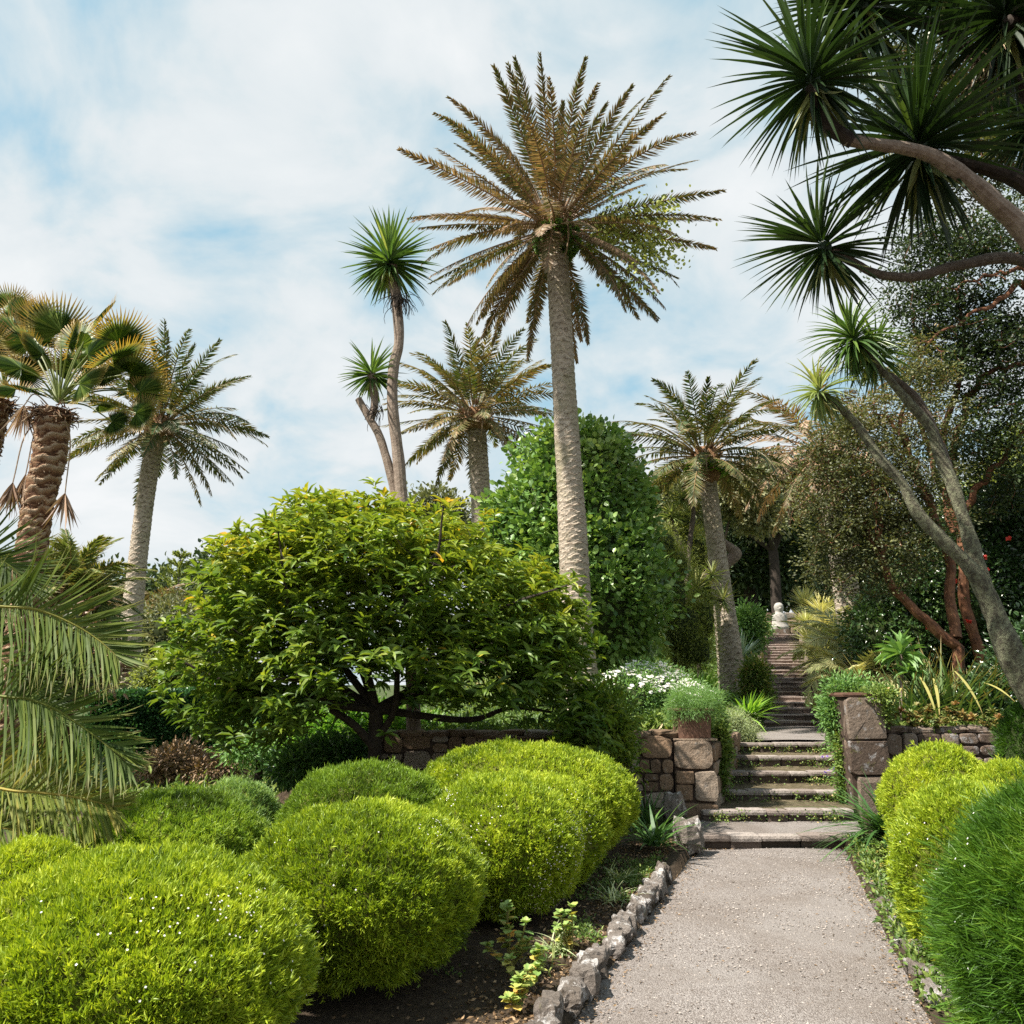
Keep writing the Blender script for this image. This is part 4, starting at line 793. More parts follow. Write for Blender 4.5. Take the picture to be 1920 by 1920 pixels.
def clumps(mb,P,nl,cr,ll,lw,tpl=FOLD,v=.5,vs=.15,Dm=None,up=.25,flat=1.,m=0):
    k=np.repeat(np.arange(len(P)),nl); off=rv(len(k),1.)*cr*np.array([1,1,flat]); Q=P[k]+off; D=norm(off/ cr+rv(len(k),.7)+ (0 if Dm is None else Dm[k]*.8)+np.array([0,0,up])); vv=np.broadcast_to(v,(len(P),))[k]+rng.normal(0,vs,len(k))
    scatter(mb,tpl,Q,D,rv(len(k),.6)+np.array([0,-.2,.9]),ll*rng.uniform(.65,1.15,len(k)),lw*rng.uniform(.75,1.15,len(k)),v=np.clip(vv,0,1),m=m)
# --- glossy whorled tree in the middle
def magnolia():
    d=8.9; b=G(712,8.9); t=thing('broadleaf_tree',b,'spreading glossy olive-green tree with whorled leaves and dark forked trunk, at centre left','tree')
    B=[pxblob(700,1120,8.9,255,165,1.5),pxblob(560,1090,8.8,170,115,1.1),pxblob(900,1135,8.9,170,100,1.2),pxblob(660,1030,8.9,185,85,1.1),pxblob(800,1035,9.,130,65,1.),pxblob(600,965,8.9,60,38,.5),pxblob(530,1000,8.9,55,35,.5),pxblob(455,1060,8.8,55,45,.6),pxblob(700,965,9.,60,32,.5),pxblob(980,1080,9.,60,45,.5),pxblob(455,1190,8.7,120,120,1.),pxblob(400,1270,8.6,75,95,.8),pxblob(980,1180,8.9,120,120,1.),pxblob(640,1240,8.4,230,95,1.0),pxblob(880,1240,8.4,210,80,.9),pxblob(470,1340,8.5,110,55,.7),pxblob(1040,1280,8.8,75,85,.7),pxblob(1100,1370,8.9,55,70,.5),pxblob(1060,1180,8.9,50,60,.5),pxblob(560,1330,8.1,90,45,.5),pxblob(770,1345,8.3,55,45,.35)]
    P,N,k=blobpts(B,3000,.58,amp=.30)
    P=P[(P[:,2]>.75)]
    dpt=P[:,1]*cp+(P[:,2]-EYE)*sp; ppx=960+F*P[:,0]/dpt; ppy=960-F*((P[:,2]-EYE)*cp-P[:,1]*sp)/dpt
    P=P[~((ppx>655)&(ppx<800)&(ppy>1245)&(rng.random(len(P))<.9))&~((ppx>560)&(ppx<960)&(ppy>1315)&(rng.random(len(P))<.7))]
    N=norm(P-np.array([b[0],8.9,1.5])); nW=len(P)
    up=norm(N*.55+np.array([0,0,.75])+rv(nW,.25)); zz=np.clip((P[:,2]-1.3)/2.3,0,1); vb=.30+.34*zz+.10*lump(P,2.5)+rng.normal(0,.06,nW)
    mb=MB()
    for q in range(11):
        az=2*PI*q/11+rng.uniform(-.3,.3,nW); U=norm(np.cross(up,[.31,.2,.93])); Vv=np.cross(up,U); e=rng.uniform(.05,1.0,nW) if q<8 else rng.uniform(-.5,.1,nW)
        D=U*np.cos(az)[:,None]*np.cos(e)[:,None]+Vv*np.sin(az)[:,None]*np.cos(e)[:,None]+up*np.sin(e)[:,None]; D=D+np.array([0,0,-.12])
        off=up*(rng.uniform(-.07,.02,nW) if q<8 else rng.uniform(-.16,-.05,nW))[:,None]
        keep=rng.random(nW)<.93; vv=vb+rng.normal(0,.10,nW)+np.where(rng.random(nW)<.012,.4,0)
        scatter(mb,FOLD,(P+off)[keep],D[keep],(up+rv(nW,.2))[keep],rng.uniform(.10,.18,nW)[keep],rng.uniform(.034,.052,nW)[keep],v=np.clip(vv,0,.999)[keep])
    crown_mb=mb
    sel=rng.choice(nW,520,replace=False); skeleton(t,b,W(705,1330,8.9),P[sel]-up[sel]*.05,.085,'darkbark',11,rtw=.005)
    mb=MB(); tube(mb,spline([W(700,1400,8.9),W(665,1360,8.8),W(620,1330,8.7)],10),[.05,.035],8); tube(mb,spline([W(712,1380,8.9),W(740,1330,8.8),W(745,1260,8.7)],10),[.04,.03],8); mb.build('branch',M['darkbark'],t)
    # stray top shoots
    mb=crown_mb; S=[(575,955),(622,925),(690,940),(730,945),(590,930),(640,945),(520,985),(500,1000),(470,1030),(860,945),(920,965),(660,935),(780,955),(540,965)]
    tw=MB()
    for (px,py) in S:
        for qq in range(2):
            p=W(px+rng.uniform(-12,12),py+rng.uniform(-3,12),8.9+rng.uniform(-.3,.3)); tube(tw,[p-[0,0,.38]+rv(1,.05)[0],p],[.006,.004],4)
            az=np.linspace(0,2*PI,10)[:9]+rng.random(); D=np.stack([np.cos(az),np.sin(az),rng.uniform(.1,.9,9)],-1); scatter(mb,FOLD,np.tile(p,(9,1))+rv(9,.015),D,[0,0,1.],rng.uniform(.09,.14,9),.035,v=np.clip(rng.normal(.72,.12,9),0,1))
    mb.build('crown',L['magnolia'],t); tw.build('twigs',M['darkbark'],t)
magnolia()
# --- rounded cone behind the tallest palm
def cone_shrub():
    d=16.8; t=thing('evergreen_shrub',G(1090,16.8),'tall rounded dark green shrub with round glossy leaves behind the tallest palm','shrub')
    B=[pxblob(1075,1130,d,145,150,2.),pxblob(1070,1010,d,135,140,1.7),pxblob(1085,915,d,105,105,1.3),pxblob(970,1010,d,58,80,1.),pxblob(1120,860,d,55,55,.8),pxblob(1060,855,d,45,45,.8),pxblob(1175,1080,d,50,130,1.1),pxblob(1165,970,d,42,80,.8)]
    P,N,k=blobpts(B,4200,.8,amp=.28); keep=(np.einsum('ij,ij->i',N,norm(CAMP-P))>-.4); P,N=P[keep],N[keep]
    mb=MB(); clumps(mb,P,11,.13,.15,.11,ROUND,np.clip(.42+.25*lump(P,1.7),0,1),.15,N,.15); mb.build('crown',L['griselinia'],t)
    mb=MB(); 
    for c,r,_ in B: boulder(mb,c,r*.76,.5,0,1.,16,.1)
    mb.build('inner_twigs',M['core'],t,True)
    mb=MB(); b=np.array(t.location); tube(mb,spline([b-[0,0,.1],b+[0,0,.8],b+[0,0,1.6]],8),[.14,.1],10); mb.build('trunk',M['darkbark'],t)
cone_shrub()
def shrub(label,d,blobs,leaf,n,nl,cr,ll,lw,tpl=FOLD,name='shrub',cat='shrub',v=.5,shell=.8,core=True,mat='darkbark',parentkind=None,group=None,vs=.15,tr=.06,up=.25,flat=1.,dr=None,skel=0):
    B=[pxblob(*b[:2],d+(b[4] if len(b)>4 else 0),*b[2:4],dr) for b in blobs]; x=B[0][0][0]; b0=np.array([x,d,float(gh(x,d))]); t=thing(name,b0,label,cat,group)
    P,N,k=blobpts(B,n,shell); mb=MB(); clumps(mb,P,nl,cr,ll,lw,tpl,np.clip(v+.2*lump(P,1.5/max(.3,B[0][1][0])),0,1),vs,N,up,flat); mb.build('crown' if cat=='tree' else 'foliage',L[leaf],t)
    if core:
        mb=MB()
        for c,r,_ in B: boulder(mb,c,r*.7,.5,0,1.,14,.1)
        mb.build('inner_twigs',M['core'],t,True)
    f=(b0+B[0][0])/2; f[1]=d
    if skel: skeleton(t,b0,f,P[rng.choice(len(P),min(skel,len(P)),replace=False)],tr,mat,8,rtw=.012 if d>15 else .007)
    else:
        mb=MB(); tube(mb,spline([b0-[0,0,.15],(b0+B[0][0])/2+rv(1,.03)[0],B[0][0]],8),[tr,tr*.7],8); mb.build('trunk' if cat=='tree' else 'stem',M[mat],t)
    return t
# hedge and left background
def hedge():
    t=thing('hedge',(-6.6,16.6,.3),'low clipped dark green hedge behind the path at left','hedge'); x0,x1=X(175,16.4,1),X(560,16.4,1)
    mb=MB(); n=9000; P=np.stack([rng.uniform(x0,x1,n),16.2+rng.uniform(-.02,1.,n),rng.uniform(.25,1.45,n)],-1); top=rng.random(n)<.35; P[top,2]=1.45+rng.normal(0,.02,top.sum()); P[~top,1]=16.2+rng.normal(0,.03,(~top).sum())
    N=np.where(top[:,None],[0,0,1.],[0,-1.,.2]); P=P+N*(.05*lump(P,2.))[:,None]; clumps(mb,P,5,.04,.065,.045,ROUND,.45,.2,N); mb.build('foliage',L['hedge'],t)
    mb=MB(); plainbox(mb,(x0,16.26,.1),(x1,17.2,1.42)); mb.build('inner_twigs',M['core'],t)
hedge()
def conifer():
    d=42; c=W(340,1035,d); g=float(gh(c[0],d)); t=thing('conifer',(c[0],d,g),'small tiered conifer with upswept whorls on the skyline at left','tree'); H=c[2]-g
    mb=MB(); tube(mb,[(c[0],d,g-.1),c],[.12,.02],8); mb.build('trunk',M['greybark'],t); mb=MB()
    for k in range(12):
        z=g+H*(.12+.84*(k/11)**.85); r=2.35*(1-k/12.)**.8+.12
        for q in range(8):
            C=arc((c[0],d,z),2*PI*q/8+k,.35,r,-.35,10); tube(mb,C,[.04,.015],4,.3)
            m_=60; s=rng.uniform(.1,1,m_); Pp=np.stack([np.interp(s,np.linspace(0,1,10),C[:,i]) for i in range(3)],-1); scatter(mb,KITE,Pp,norm(rv(m_,.5)+norm(C[-1]-C[0])+[0,0,.5]),rv(m_),rng.uniform(.12,.24,m_),.06,v=np.clip(rng.normal(.35,.15,m_),0,1))
    mb.build('crown',L['airy'],t)
conifer()
shrub('dark bushy tree on the skyline between conifer and glossy tree',48,[(405,1100,55,45),(440,1080,32,30),(380,1075,25,22),(470,1110,60,50)],'pine',300,30,.45,.32,.2,name='skyline_tree',cat='tree',core=True,tr=.2,skel=40)
shrub('dark far tree mass on the skyline behind the slim leaning palm',50,[(200,1130,70,50),(290,1115,45,40),(110,1120,60,50),(20,1110,70,50)],'pine',360,30,.5,.34,.22,name='skyline_tree',cat='tree',tr=.2)
shrub('brownish airy treetop seen just above the glossy tree',34,[(815,955,38,28),(780,945,28,18),(850,965,34,26),(830,1020,60,50)],'grey',240,26,.22,.22,.12,name='skyline_tree',cat='tree',core=False,v=.4,tr=.15,skel=60)
shrub('brown-green bush behind the hedge at left',22,[(330,1190,80,60),(250,1240,60,40),(390,1230,60,60)],'grey',400,20,.16,.14,.07,v=.4)
shrub('olive bush beside the foot of the slim leaning palm',19.5,[(300,1270,50,35),(345,1265,50,30),(160,1290,50,32)],'airy',300,20,.12,.12,.05,v=.4)
shrub('dark leafy bush at the left edge behind the near palm fronds',12,[(20,1230,75,95),(90,1240,60,70),(-40,1150,70,70)],'myrtleb',420,26,.12,.13,.06,v=.45)
shrub('dry reddish bush at the far left below the fan palm',14,[(60,1190,90,70),(150,1250,60,50)],'dead',220,18,.14,.16,.06,v=.3,core=True)
# --- airy shrubs left of stairs
shrub('airy yellow-green shrub beside the round-leaved shrub',18,[(1255,1110,40,75),(1280,1180,45,65),(1245,1030,28,45),(1300,1215,40,45),(1320,1160,22,50),(1265,1060,32,40)],'airy',800,26,.10,.10,.018,KITE,v=.55)
shrub('feathery bright bush below the slim palm left of the stairs',20.5,[(1300,1040,30,45),(1280,990,22,40)],'airy',240,22,.10,.11,.02,KITE,v=.6)
shrub('grey-green treetop with pale foliage left of the stairs palm',30,[(1268,955,45,45),(1390,925,55,38),(1420,960,40,30),(1250,915,28,22)],'grey',420,26,.22,.2,.11,name='background_tree',cat='tree',core=False,v=.5,shell=.5,tr=.15,skel=80,mat='greybark')
# dark wood behind the stairs
def bigtree(label,d,blobs,leaf,n,nl,cr,ll,lw,tr,tpl=FOLD,v=.45,skel=160,core=None,limbs=9,mat='darkbark',flat=.6,name='background_tree',shell=.6):
    B=[pxblob(*b[:2],d,*b[2:4],b[4] if len(b)>4 else None) for b in blobs]; x=B[0][0][0]; b0=np.array([x,d,float(gh(x,d))]); t=thing(name,b0,label,'tree')
    P,N,k=blobpts(B,n,shell); mb=MB(); clumps(mb,P,nl,cr,ll,lw,tpl,np.clip(v+.2*lump(P,.6),0,1),.15,N,.15,flat); mb.build('crown',L[leaf],t)
    f=b0+(B[0][0]-b0)*.55; skeleton(t,b0,f,P[rng.choice(len(P),skel,replace=False)],tr,mat,limbs,rtw=.02)
    if core:
        mb=MB()
        for c,r,_ in B: boulder(mb,c,r*core,.5,0,1.,12,.12)
        mb.build('inner_twigs',M['core'],t,True)
    return t
bigtree('dark flat-tiered conifer behind the statue terrace',44,[(1400,1010,75,25),(1350,1050,90,40),(1450,1060,90,45),(1500,960,60,30),(1430,1000,55,18),(1340,985,40,22)],'pine',700,34,.55,.36,.16,.35,KITE,core=.6)
bigtree('dense dark evergreen wood edge behind the statue',52,[(1330,1080,90,60),(1430,1090,90,55),(1530,1070,80,70),(1280,1060,50,60),(1600,1050,70,80)],'pine',900,34,.6,.40,.22,.4,core=.75)
bigtree('tall thin-crowned dark tree showing sky between the two stair palms',40,[(1440,890,45,30),(1490,915,55,35),(1400,930,35,25),(1540,890,50,40),(1460,960,50,30),(1350,945,35,20)],'myrtle',420,26,.42,.3,.16,.28,v=.5,skel=220)
# --- orange-barked myrtles on the right
def myrtle(label,b,limbs,blobs,leaf,n,nl,cr,ll,d,v=.5,sk=160,shell=.35,flat=.35):
    t=thing('myrtle_tree',b,label,'tree','orange-barked trees on the right')
    allp=[]; mb=MB(); rad=[]
    for k,(pts,r0,r1) in enumerate(limbs):
        C=spline([W(*p) for p in pts],40); 
        if k==0: C=np.vstack([[b-np.array([0,0,.1])],C])
        C=C+np.stack([.03*np.sin(np.arange(len(C))*.7+k),0*C[:,0],.03*np.cos(np.arange(len(C))*.9)],-1); R=np.linspace(r0,r1,len(C))
        m2=MB(); tube(m2,C,R,10,.5,0,.12); m2.build('trunk' if k==0 else 'limb',M['redbark'],t); allp+=list(C[12:]); rad+=list(R[12:])
    B=[pxblob(q[0],q[1],q[2] if len(q)>4 else d,*q[-2:],q[-2]/F*d*.8) for q in blobs]; P,N,kk=blobpts(B,n,0.,1.4)
    NA=np.array(allp); RA=np.array(rad); sel=rng.choice(n,min(sk,n),replace=False); c0=NA.mean(0)
    for i in sel[np.argsort([np.min(np.linalg.norm(NA-P[i],axis=1)) for i in sel])]:
        dd=np.linalg.norm(NA-P[i],axis=1); j=int(np.argmin(dd)); a=NA[j]; C=spline([a,(a+P[i])/2+rv(1,.12*dd[j])[0],P[i]],7); r=min(RA[j]*.7,.008+.014*dd[j]); tube(mb,C,np.linspace(r,.005,7),5,.5,0,0,False); NA=np.vstack([NA,C[3:]]); RA=np.append(RA,np.linspace(r,.005,7)[3:])
    mb.build('branches',M['redbark'],t)
    mb=MB(); clumps(mb,P,nl,cr,ll,ll*.5,KITE,np.clip(v+.2*lump(P,1.),0,1),.18,None,.1,flat); mb.build('crown',L[leaf],t)
    return t
myrtle('orange-barked tree with twin leaning trunks right of the pier, brownish fine foliage',G(1800,12.2),
  [([(1795,1215,12.2),(1740,1165,12.2),(1690,1120,12.2),(1650,1050,12.2),(1625,980,12.3),(1600,900,12.4),(1590,840,12.5)],.085,.03),
   ([(1790,1200,12.2),(1784,1120,12.3),(1776,1040,12.3),(1750,960,12.3),(1722,900,12.3),(1700,850,12.3),(1690,790,12.3),(1700,730,12.3)],.085,.025),
   ([(1765,1000,12.3),(1740,940,12.2),(1712,870,12.2),(1690,810,12.2),(1640,770,12.2)],.06,.02),
   ([(1655,1060,12.2),(1650,1000,12.1),(1640,930,12.1),(1630,880,12.)],.06,.02),
   ([(1640,1010,12.2),(1600,960,12.2),(1560,900,12.3),(1530,880,12.3)],.04,.015)],
  [(1600,930,75,65),(1560,1000,60,60),(1650,870,80,60),(1530,930,45,50),(1700,900,80,55),(1620,1010,80,50),(1580,830,55,35),(1700,990,70,55),(1640,790,70,40),(1540,860,30,35),(1560,1070,50,40),(1660,1070,60,40),(1720,800,60,45),(1690,720,45,40),(1740,690,40,45),(1590,790,40,30),(1680,980,90,80)],
  'myrtleb',900,50,.115,.06,12.3,v=.5,sk=900,shell=.3,flat=.55)
myrtle('orange-barked tree spreading a high open crown against the sky at right',G(1860,13.6),
  [([(1840,1250,13.6),(1812,1130,13.6),(1800,1010,13.6),(1775,900,13.6),(1770,820,13.6),(1790,740,13.5),(1810,640,13.5),(1790,560,13.5)],.10,.028),
   ([(1780,880,13.6),(1800,800,13.5),(1820,740,13.4),(1850,700,13.3),(1885,690,13.2),(1930,680,13.2)],.07,.03),
   ([(1800,980,13.5),(1830,920,13.3),(1880,860,13.2),(1925,800,13.2)],.07,.03),
   ([(1790,1000,13.6),(1760,900,13.7),(1730,800,13.7),(1725,700,13.7),(1715,600,13.7)],.06,.02),
   ([(2000,640,13),(1950,560,13),(1910,530,12.9),(1880,560,12.9),(1840,580,12.9),(1790,610,12.9),(1740,640,12.9)],.07,.02),
   ([(1960,700,12.8),(1930,520,12.8),(1880,512,12.8),(1840,520,12.8),(1790,540,12.8)],.05,.015)],
  [(1760,620,85,50),(1850,560,80,35),(1720,560,55,35),(1840,660,90,50),(1900,740,60,60),(1780,720,75,45),(1860,820,80,50),(1740,520,70,25),(1820,480,80,35),(1890,430,60,60),(1730,470,50,25),(1900,620,50,50),(1900,900,60,60),(1800,860,55,40),(1760,430,80,40)],
  'myrtle',1000,44,.115,.08,13.3,v=.4,sk=1000,shell=.3,flat=.4)
myrtle('orange-barked tree arching in from beyond the right edge behind the cabbage palm heads',G(2150,10.5),
  [([(2150,1000,10.5),(2100,600,10.5),(2030,380,10.5),(1940,250,10.5),(1880,180,10.5),(1830,150,10.5),(1760,140,10.5)],.15,.03),
   ([(2060,450,10.5),(1960,330,10.5),(1880,300,10.5),(1800,210,10.6),(1740,190,10.6)],.07,.02),
   ([(2050,420,10.5),(1930,180,10.5),(1840,80,10.5),(1800,20,10.5)],.07,.02)],
  [(1830,90,100,60),(1760,200,90,60),(1880,260,70,60),(1820,330,80,50),(1700,120,60,50),(1900,50,60,60),(1740,300,50,40),(1850,180,60,50)],
  'myrtleb',560,40,.10,.075,10.5,v=.3,sk=560,shell=.3,flat=.35)
shrub('tall dark glossy shrub with a few red flowers filling the right background',14.6,[(1790,1130,95,120),(1880,1100,80,140),(1720,1200,80,80),(1650,1190,55,60),(1900,1250,80,90),(1850,980,70,60),(1930,980,80,90),(1700,1100,60,50),(1980,1150,90,160)],'camellia',3200,18,.13,.10,.055,v=.45,core=True,tr=.1,shell=.9)
shrub('grey-green light tree crown behind the high open tree at the right edge',21,[(1880,930,70,60),(1920,860,50,70),(1800,960,60,40),(1740,1010,60,50)],'airy',700,24,.16,.11,.05,v=.3,name='background_tree',cat='tree',core=False,tr=.1,shell=.5,skel=80)
shrub('dark leafy bush at the right edge above the wall',11.3,[(1900,1300,70,50),(1850,1330,50,35),(1960,1250,70,80)],'camellia',700,16,.10,.09,.04,v=.5)
# red flowers on camellia
cam_s=[o for o in bpy.data.objects if o.get('label','').startswith('tall dark glossy')][0]
mb=MB()
for (px,py) in [(1850,1070),(1848,1083),(1815,1165),(1740,1178),(1890,1010),(1790,1090),(1845,1045)]:
    p=W(px,py,13.2); D=sphere_dirs(10,-.6,.9); scatter(mb,ROUND,np.tile(p,(10,1)),D,rv(10),.06,.05,v=rng.random(10))
mb.build('red_blossom',L['red'],cam_s)
# ================================================================== SMALLER PLANTS
def strapclump(label,p,R,n,lw,leaf,el=(.35,1.35),arch=.9,name='strap_leaf_plant',cat='plant',v=.5,group=None,crown=.04,seg=7,vs=.18,bias=(0,0),par=None):
    t=par or thing(name,p,label,cat,group); mb=MB()
    for kk,(b_) in enumerate(np.linspace(.35,1.3,4)):
        m_=n//4; az=rng.uniform(0,2*PI,m_); e=rng.uniform(el[0],el[1],m_); D=np.stack([np.cos(e)*np.cos(az)+bias[0],np.cos(e)*np.sin(az)+bias[1],np.sin(e)],-1)
        scatter(mb,T_strap(seg,0,arch*b_*.6,.7),np.asarray(p)+rv(m_,crown)*[1,1,.1],D,np.tile([0,0,1.],(m_,1))+rv(m_,.12),R*rng.uniform(.6,1.1,m_),lw*rng.uniform(.7,1.2,m_),v=np.clip(v+rng.normal(0,vs,m_),0,1))
    mb.build('leaves',leaf,t); return t
def rosette(t,c,R,n,lw,leaf,axis=(0,0,1),lo=-.1,tpl=None,v=.5,arch=.1,name='rosette'):
    mb=MB(); axis=norm(axis); D=sphere_dirs(n*2,-1,1); D=D[(D@axis)>lo][:n]; h=D@axis; N=norm(axis-D*h[:,None]+1e-3); m_=len(D)
    scatter(mb,tpl or T_strap(4,0,arch,.8),np.asarray(c)+D*R*.04,D,N,R*rng.uniform(.85,1.1,m_),lw*rng.uniform(.8,1.2,m_),v=np.clip(v+.15*h+rng.normal(0,.13,m_),0,1)); return mb.build(name,leaf,t)
strapclump('dark green strap-leaved clump overhanging the right end of the lowest step',G(1662,8.3,.05),.74,150,.028,L['agap'],v=.4,arch=1.3,bias=(-.25,-.1))
strapclump('small dark strap-leaved clump right of the path below the large clump',G(1675,7.6,.04),.36,34,.022,L['agap'],v=.4,arch=1.3)
strapclump('dark green strap-leaved clump left of the lowest step',G(1228,8.0,.05),.46,56,.034,L['agap'],v=.5,arch=1.0)
strapclump('upright strap-leaved clump against the left wall by the steps',G(1298,9.0,.05),.42,36,.032,L['agap'],v=.5,arch=.8,el=(.6,1.4))
strapclump('thin dark grassy clump at the foot of the left wall',G(1215,9.1,.02),.48,60,.014,L['agap'],v=.35,arch=.6,el=(.7,1.5))
strapclump('bright green strap-leaved clump left of the landing',W(1405,1350,15.2),.62,170,.045,L['agapb'],v=.6,arch=1.)
strapclump('bright green strap-leaved clump at the base of the stairs palm',W(1345,1330,17),.55,110,.04,L['agapb'],v=.55,arch=1.)
strapclump('bright grassy clump behind the white daisies',W(1315,1300,15.5),.6,130,.035,L['agapb'],v=.5,arch=.8)
strapclump('small green strap clump between stairs and palm',W(1432,1330,16.8),.4,80,.03,L['agapb'],v=.6)
strapclump('pale variegated grass tuft left of the path, farther one',G(1160,6.9,.01),.20,50,.012,L['silver'],v=.7,arch=1.2,name='grass_tuft')
strapclump('pale variegated grass tuft left of the path, nearer one',G(1148,6.3,.01),.18,44,.012,L['silver'],v=.7,arch=1.2,name='grass_tuft')
strapclump('short variegated tuft beside the edging stones near the fleshy-leaved plants',G(1045,5.3,.01),.17,36,.011,L['silver'],v=.6,arch=1.2,name='grass_tuft')
strapclump('thin grassy tuft near the bottom edge left of the path',G(1010,4.95,.01),.15,40,.008,L['airy'],v=.5,arch=1.2,name='grass_tuft')
strapclump('dark grassy clump behind the green mound at left',G(525,7.6,.02),.40,80,.02,L['blue'],v=.2,arch=.8)
strapclump('dark leafy clump beside the bluish mound',G(335,9.5,.02),.38,90,.03,L['agap'],v=.3,arch=1.1)
# flax
fx=strapclump('large clump of bronze-edged flax leaves on the right wall',G(1765,11.2,.0),1.35,190,.042,L['flax'],el=(.55,1.5),arch=.55,v=.45,name='flax',crown=.16,seg=9)
strapclump('',G(1700,11.0,.0),1.2,120,.036,L['flax'],el=(.5,1.4),arch=.7,v=.5,crown=.12,seg=9,par=fx)
strapclump('',G(1845,11.3,.0),1.25,120,.036,L['flax'],el=(.4,1.4),arch=.7,v=.35,crown=.14,seg=9,par=fx)
mb=MB()
for (a,b_) in [((1724,1268),(1758,1352)),((1750,1272),(1762,1350)),((1790,1258),(1845,1345)),((1845,1280),(1905,1318)),((1690,1290),(1662,1345)),((1640,1275),(1622,1330))]:
    p0,p1=W(*a,10.6),W(*b_,10.2); scatter(mb,T_strap(6,.35,.35,.5),[p0],[p1-p0],[[0,-.5,.8]],np.linalg.norm(p1-p0),.04,v=[.97])
mb.build('bent_leaf',L['flax'],fx)
ec=thing('leafy_rosette_plant',G(1690,10.9),'soft green broad-leaved rosette plant in front of the flax on the right','plant'); c=W(1690,1228,10.9); mb=MB(); tube(mb,[np.array(ec.location),c],[.025,.02],6); mb.build('stem',M['palebark'],ec)
rosette(ec,c,.34,52,.075,L['echium'],lo=-.5,tpl=FOLD,v=.5); rosette(ec,W(1705,1260,10.8),.25,30,.06,L['echium'],lo=-.4,tpl=FOLD,v=.45)
# daisies
def daisies():
    t=thing('daisy_bush',G(1225,11.2),'white-flowered daisy bush on top of the left wall','bush'); d=11.
    B=[pxblob(1170,1315,d,65,45,.6),pxblob(1240,1315,d+.2,75,40,.6),pxblob(1290,1330,d,50,38,.5),pxblob(1215,1290,d+.5,70,35,.6)]
    P,N,k=blobpts(B,1500,.9); mb=MB(); clumps(mb,P,10,.07,.06,.02,FOLD,.55,.15,N,.4); mb.build('foliage',L['echium'],t)
    mb=MB()
    for c,r,_ in B: boulder(mb,c,r*.75,.5,0,1.,12,.1)
    mb.build('inner_twigs',M['core'],t,True)
    P,N,k=blobpts(B,4200,1.); keep=(N[:,2]>.05)&(np.einsum('ij,ij->i',N,norm(CAMP-P))>-.5)&(rng.random(4200)<.15+.6*np.clip(N[:,2],0,1)); P=P[keep][:700]+N[keep][:700]*.06+np.array([0,0,.03]); m_=len(P); up=norm(N[keep][:700]*.5+np.array([0,-.25,.8])+rv(m_,.2)); fl=MB(); ey=MB()
    U=norm(np.cross(up,[.3,.9,.1])); V=np.cross(up,U)
    for q in range(9):
        a=2*PI*q/9; scatter(fl,KITE,P,U*math.cos(a)+V*math.sin(a),up,.034,.017,v=rng.random(m_))
    tag(fl.build('white_flowers',L['flower'],t),None,kind='stuff')
    scatter(ey,ROUND,P-U*.006+up*.004,U,up,.012,.012,v=.6); tag(ey.build('flower_centres',L['airy'],t),None,kind='stuff')
daisies()
shrub('silvery feathery cushion plant by the left edge of the landing',12.7,[(1375,1360,30,26),(1395,1385,32,22),(1358,1385,22,22)],'silver',420,26,.05,.05,.006,KITE,v=.55,name='cushion_plant',cat='plant')
t=shrub('feathery green plant spilling out of the terracotta planter',9.75,[(1300,1308,46,16),(1272,1330,18,26),(1330,1328,20,24),(1300,1330,30,12,-.15)],'echium',420,26,.035,.05,.006,KITE,v=.5,name='trailing_plant',cat='plant',core=False,tr=.01)
shrub('green leafy shrub spilling over the left side of the right pier',10.25,[(1580,1330,20,36),(1575,1292,20,14),(1585,1380,14,40),(1610,1294,26,8),(1562,1340,14,20),(1595,1440,6,30)],'echium',420,14,.075,.07,.022,FOLD,v=.5,core=False)
shrub('trailing creeper covering the side of the left pier',10.2,[(1345,1370,12,40),(1352,1430,10,50),(1350,1400,14,30),(1335,1375,16,14)],'cover',420,14,.04,.045,.03,ROUND,v=.5,core=False,cat='plant',name='creeper')
shrub('dry green creeper beside the right pier along the steps',10.1,[(1588,1430,10,44),(1592,1485,12,30),(1588,1395,10,34),(1596,1330,8,24),(1605,1312,14,16),(1645,1302,26,8,-.3),(1660,1330,8,20,-.3)],'cover',760,14,.04,.04,.028,ROUND,v=.5,core=False,cat='plant',name='creeper')
shrub('leafy laurel-like shrub leaning over the left wall beside the rubble stones',9.3,[(1110,1370,45,60),(1150,1390,30,45),(1140,1330,40,40),(1085,1400,30,30),(1165,1430,22,28)],'magnolia',460,8,.07,.11,.03,FOLD,v=.36,core=False,vs=.12,skel=60,tr=.02)
shrub('mixed yellowing green bush under the daisies at the wall top',10.4,[(1180,1365,35,16),(1220,1358,40,14),(1130,1350,40,22)],'cover',320,12,.05,.06,.035,ROUND,v=.45,core=False)
# succulents on right wall top
spx=[(1645,1345),(1668,1352),(1690,1342),(1712,1350),(1735,1332),(1742,1350),(1765,1360),(1785,1328),(1800,1345),(1655,1362),(1720,1362),(1830,1350),(1860,1362),(1880,1350),(1760,1345)]
wh=['first','second','third','fourth','fifth','sixth','seventh','eighth','ninth','tenth','eleventh','twelfth','thirteenth','fourteenth','fifteenth']
for k,(px,py) in enumerate(sorted(spx)):
    c=W(px,py,9.95); c[2]=max(c[2],1.13); t=thing('succulent',c-[0,0,.05],f'{["orange-green","yellowish","reddish green"][k%3]} rosette succulent on the right wall top, {wh[k]} from the pier','succulent','rosette succulents on the right wall')
    for q in range(5): rosette(t,c+rv(1,.045)[0],rng.uniform(.05,.075),22,.028,L['aeonium'],(0,-.3,.9),lo=-.1,tpl=ROUND,v=rng.uniform(.15,.75))
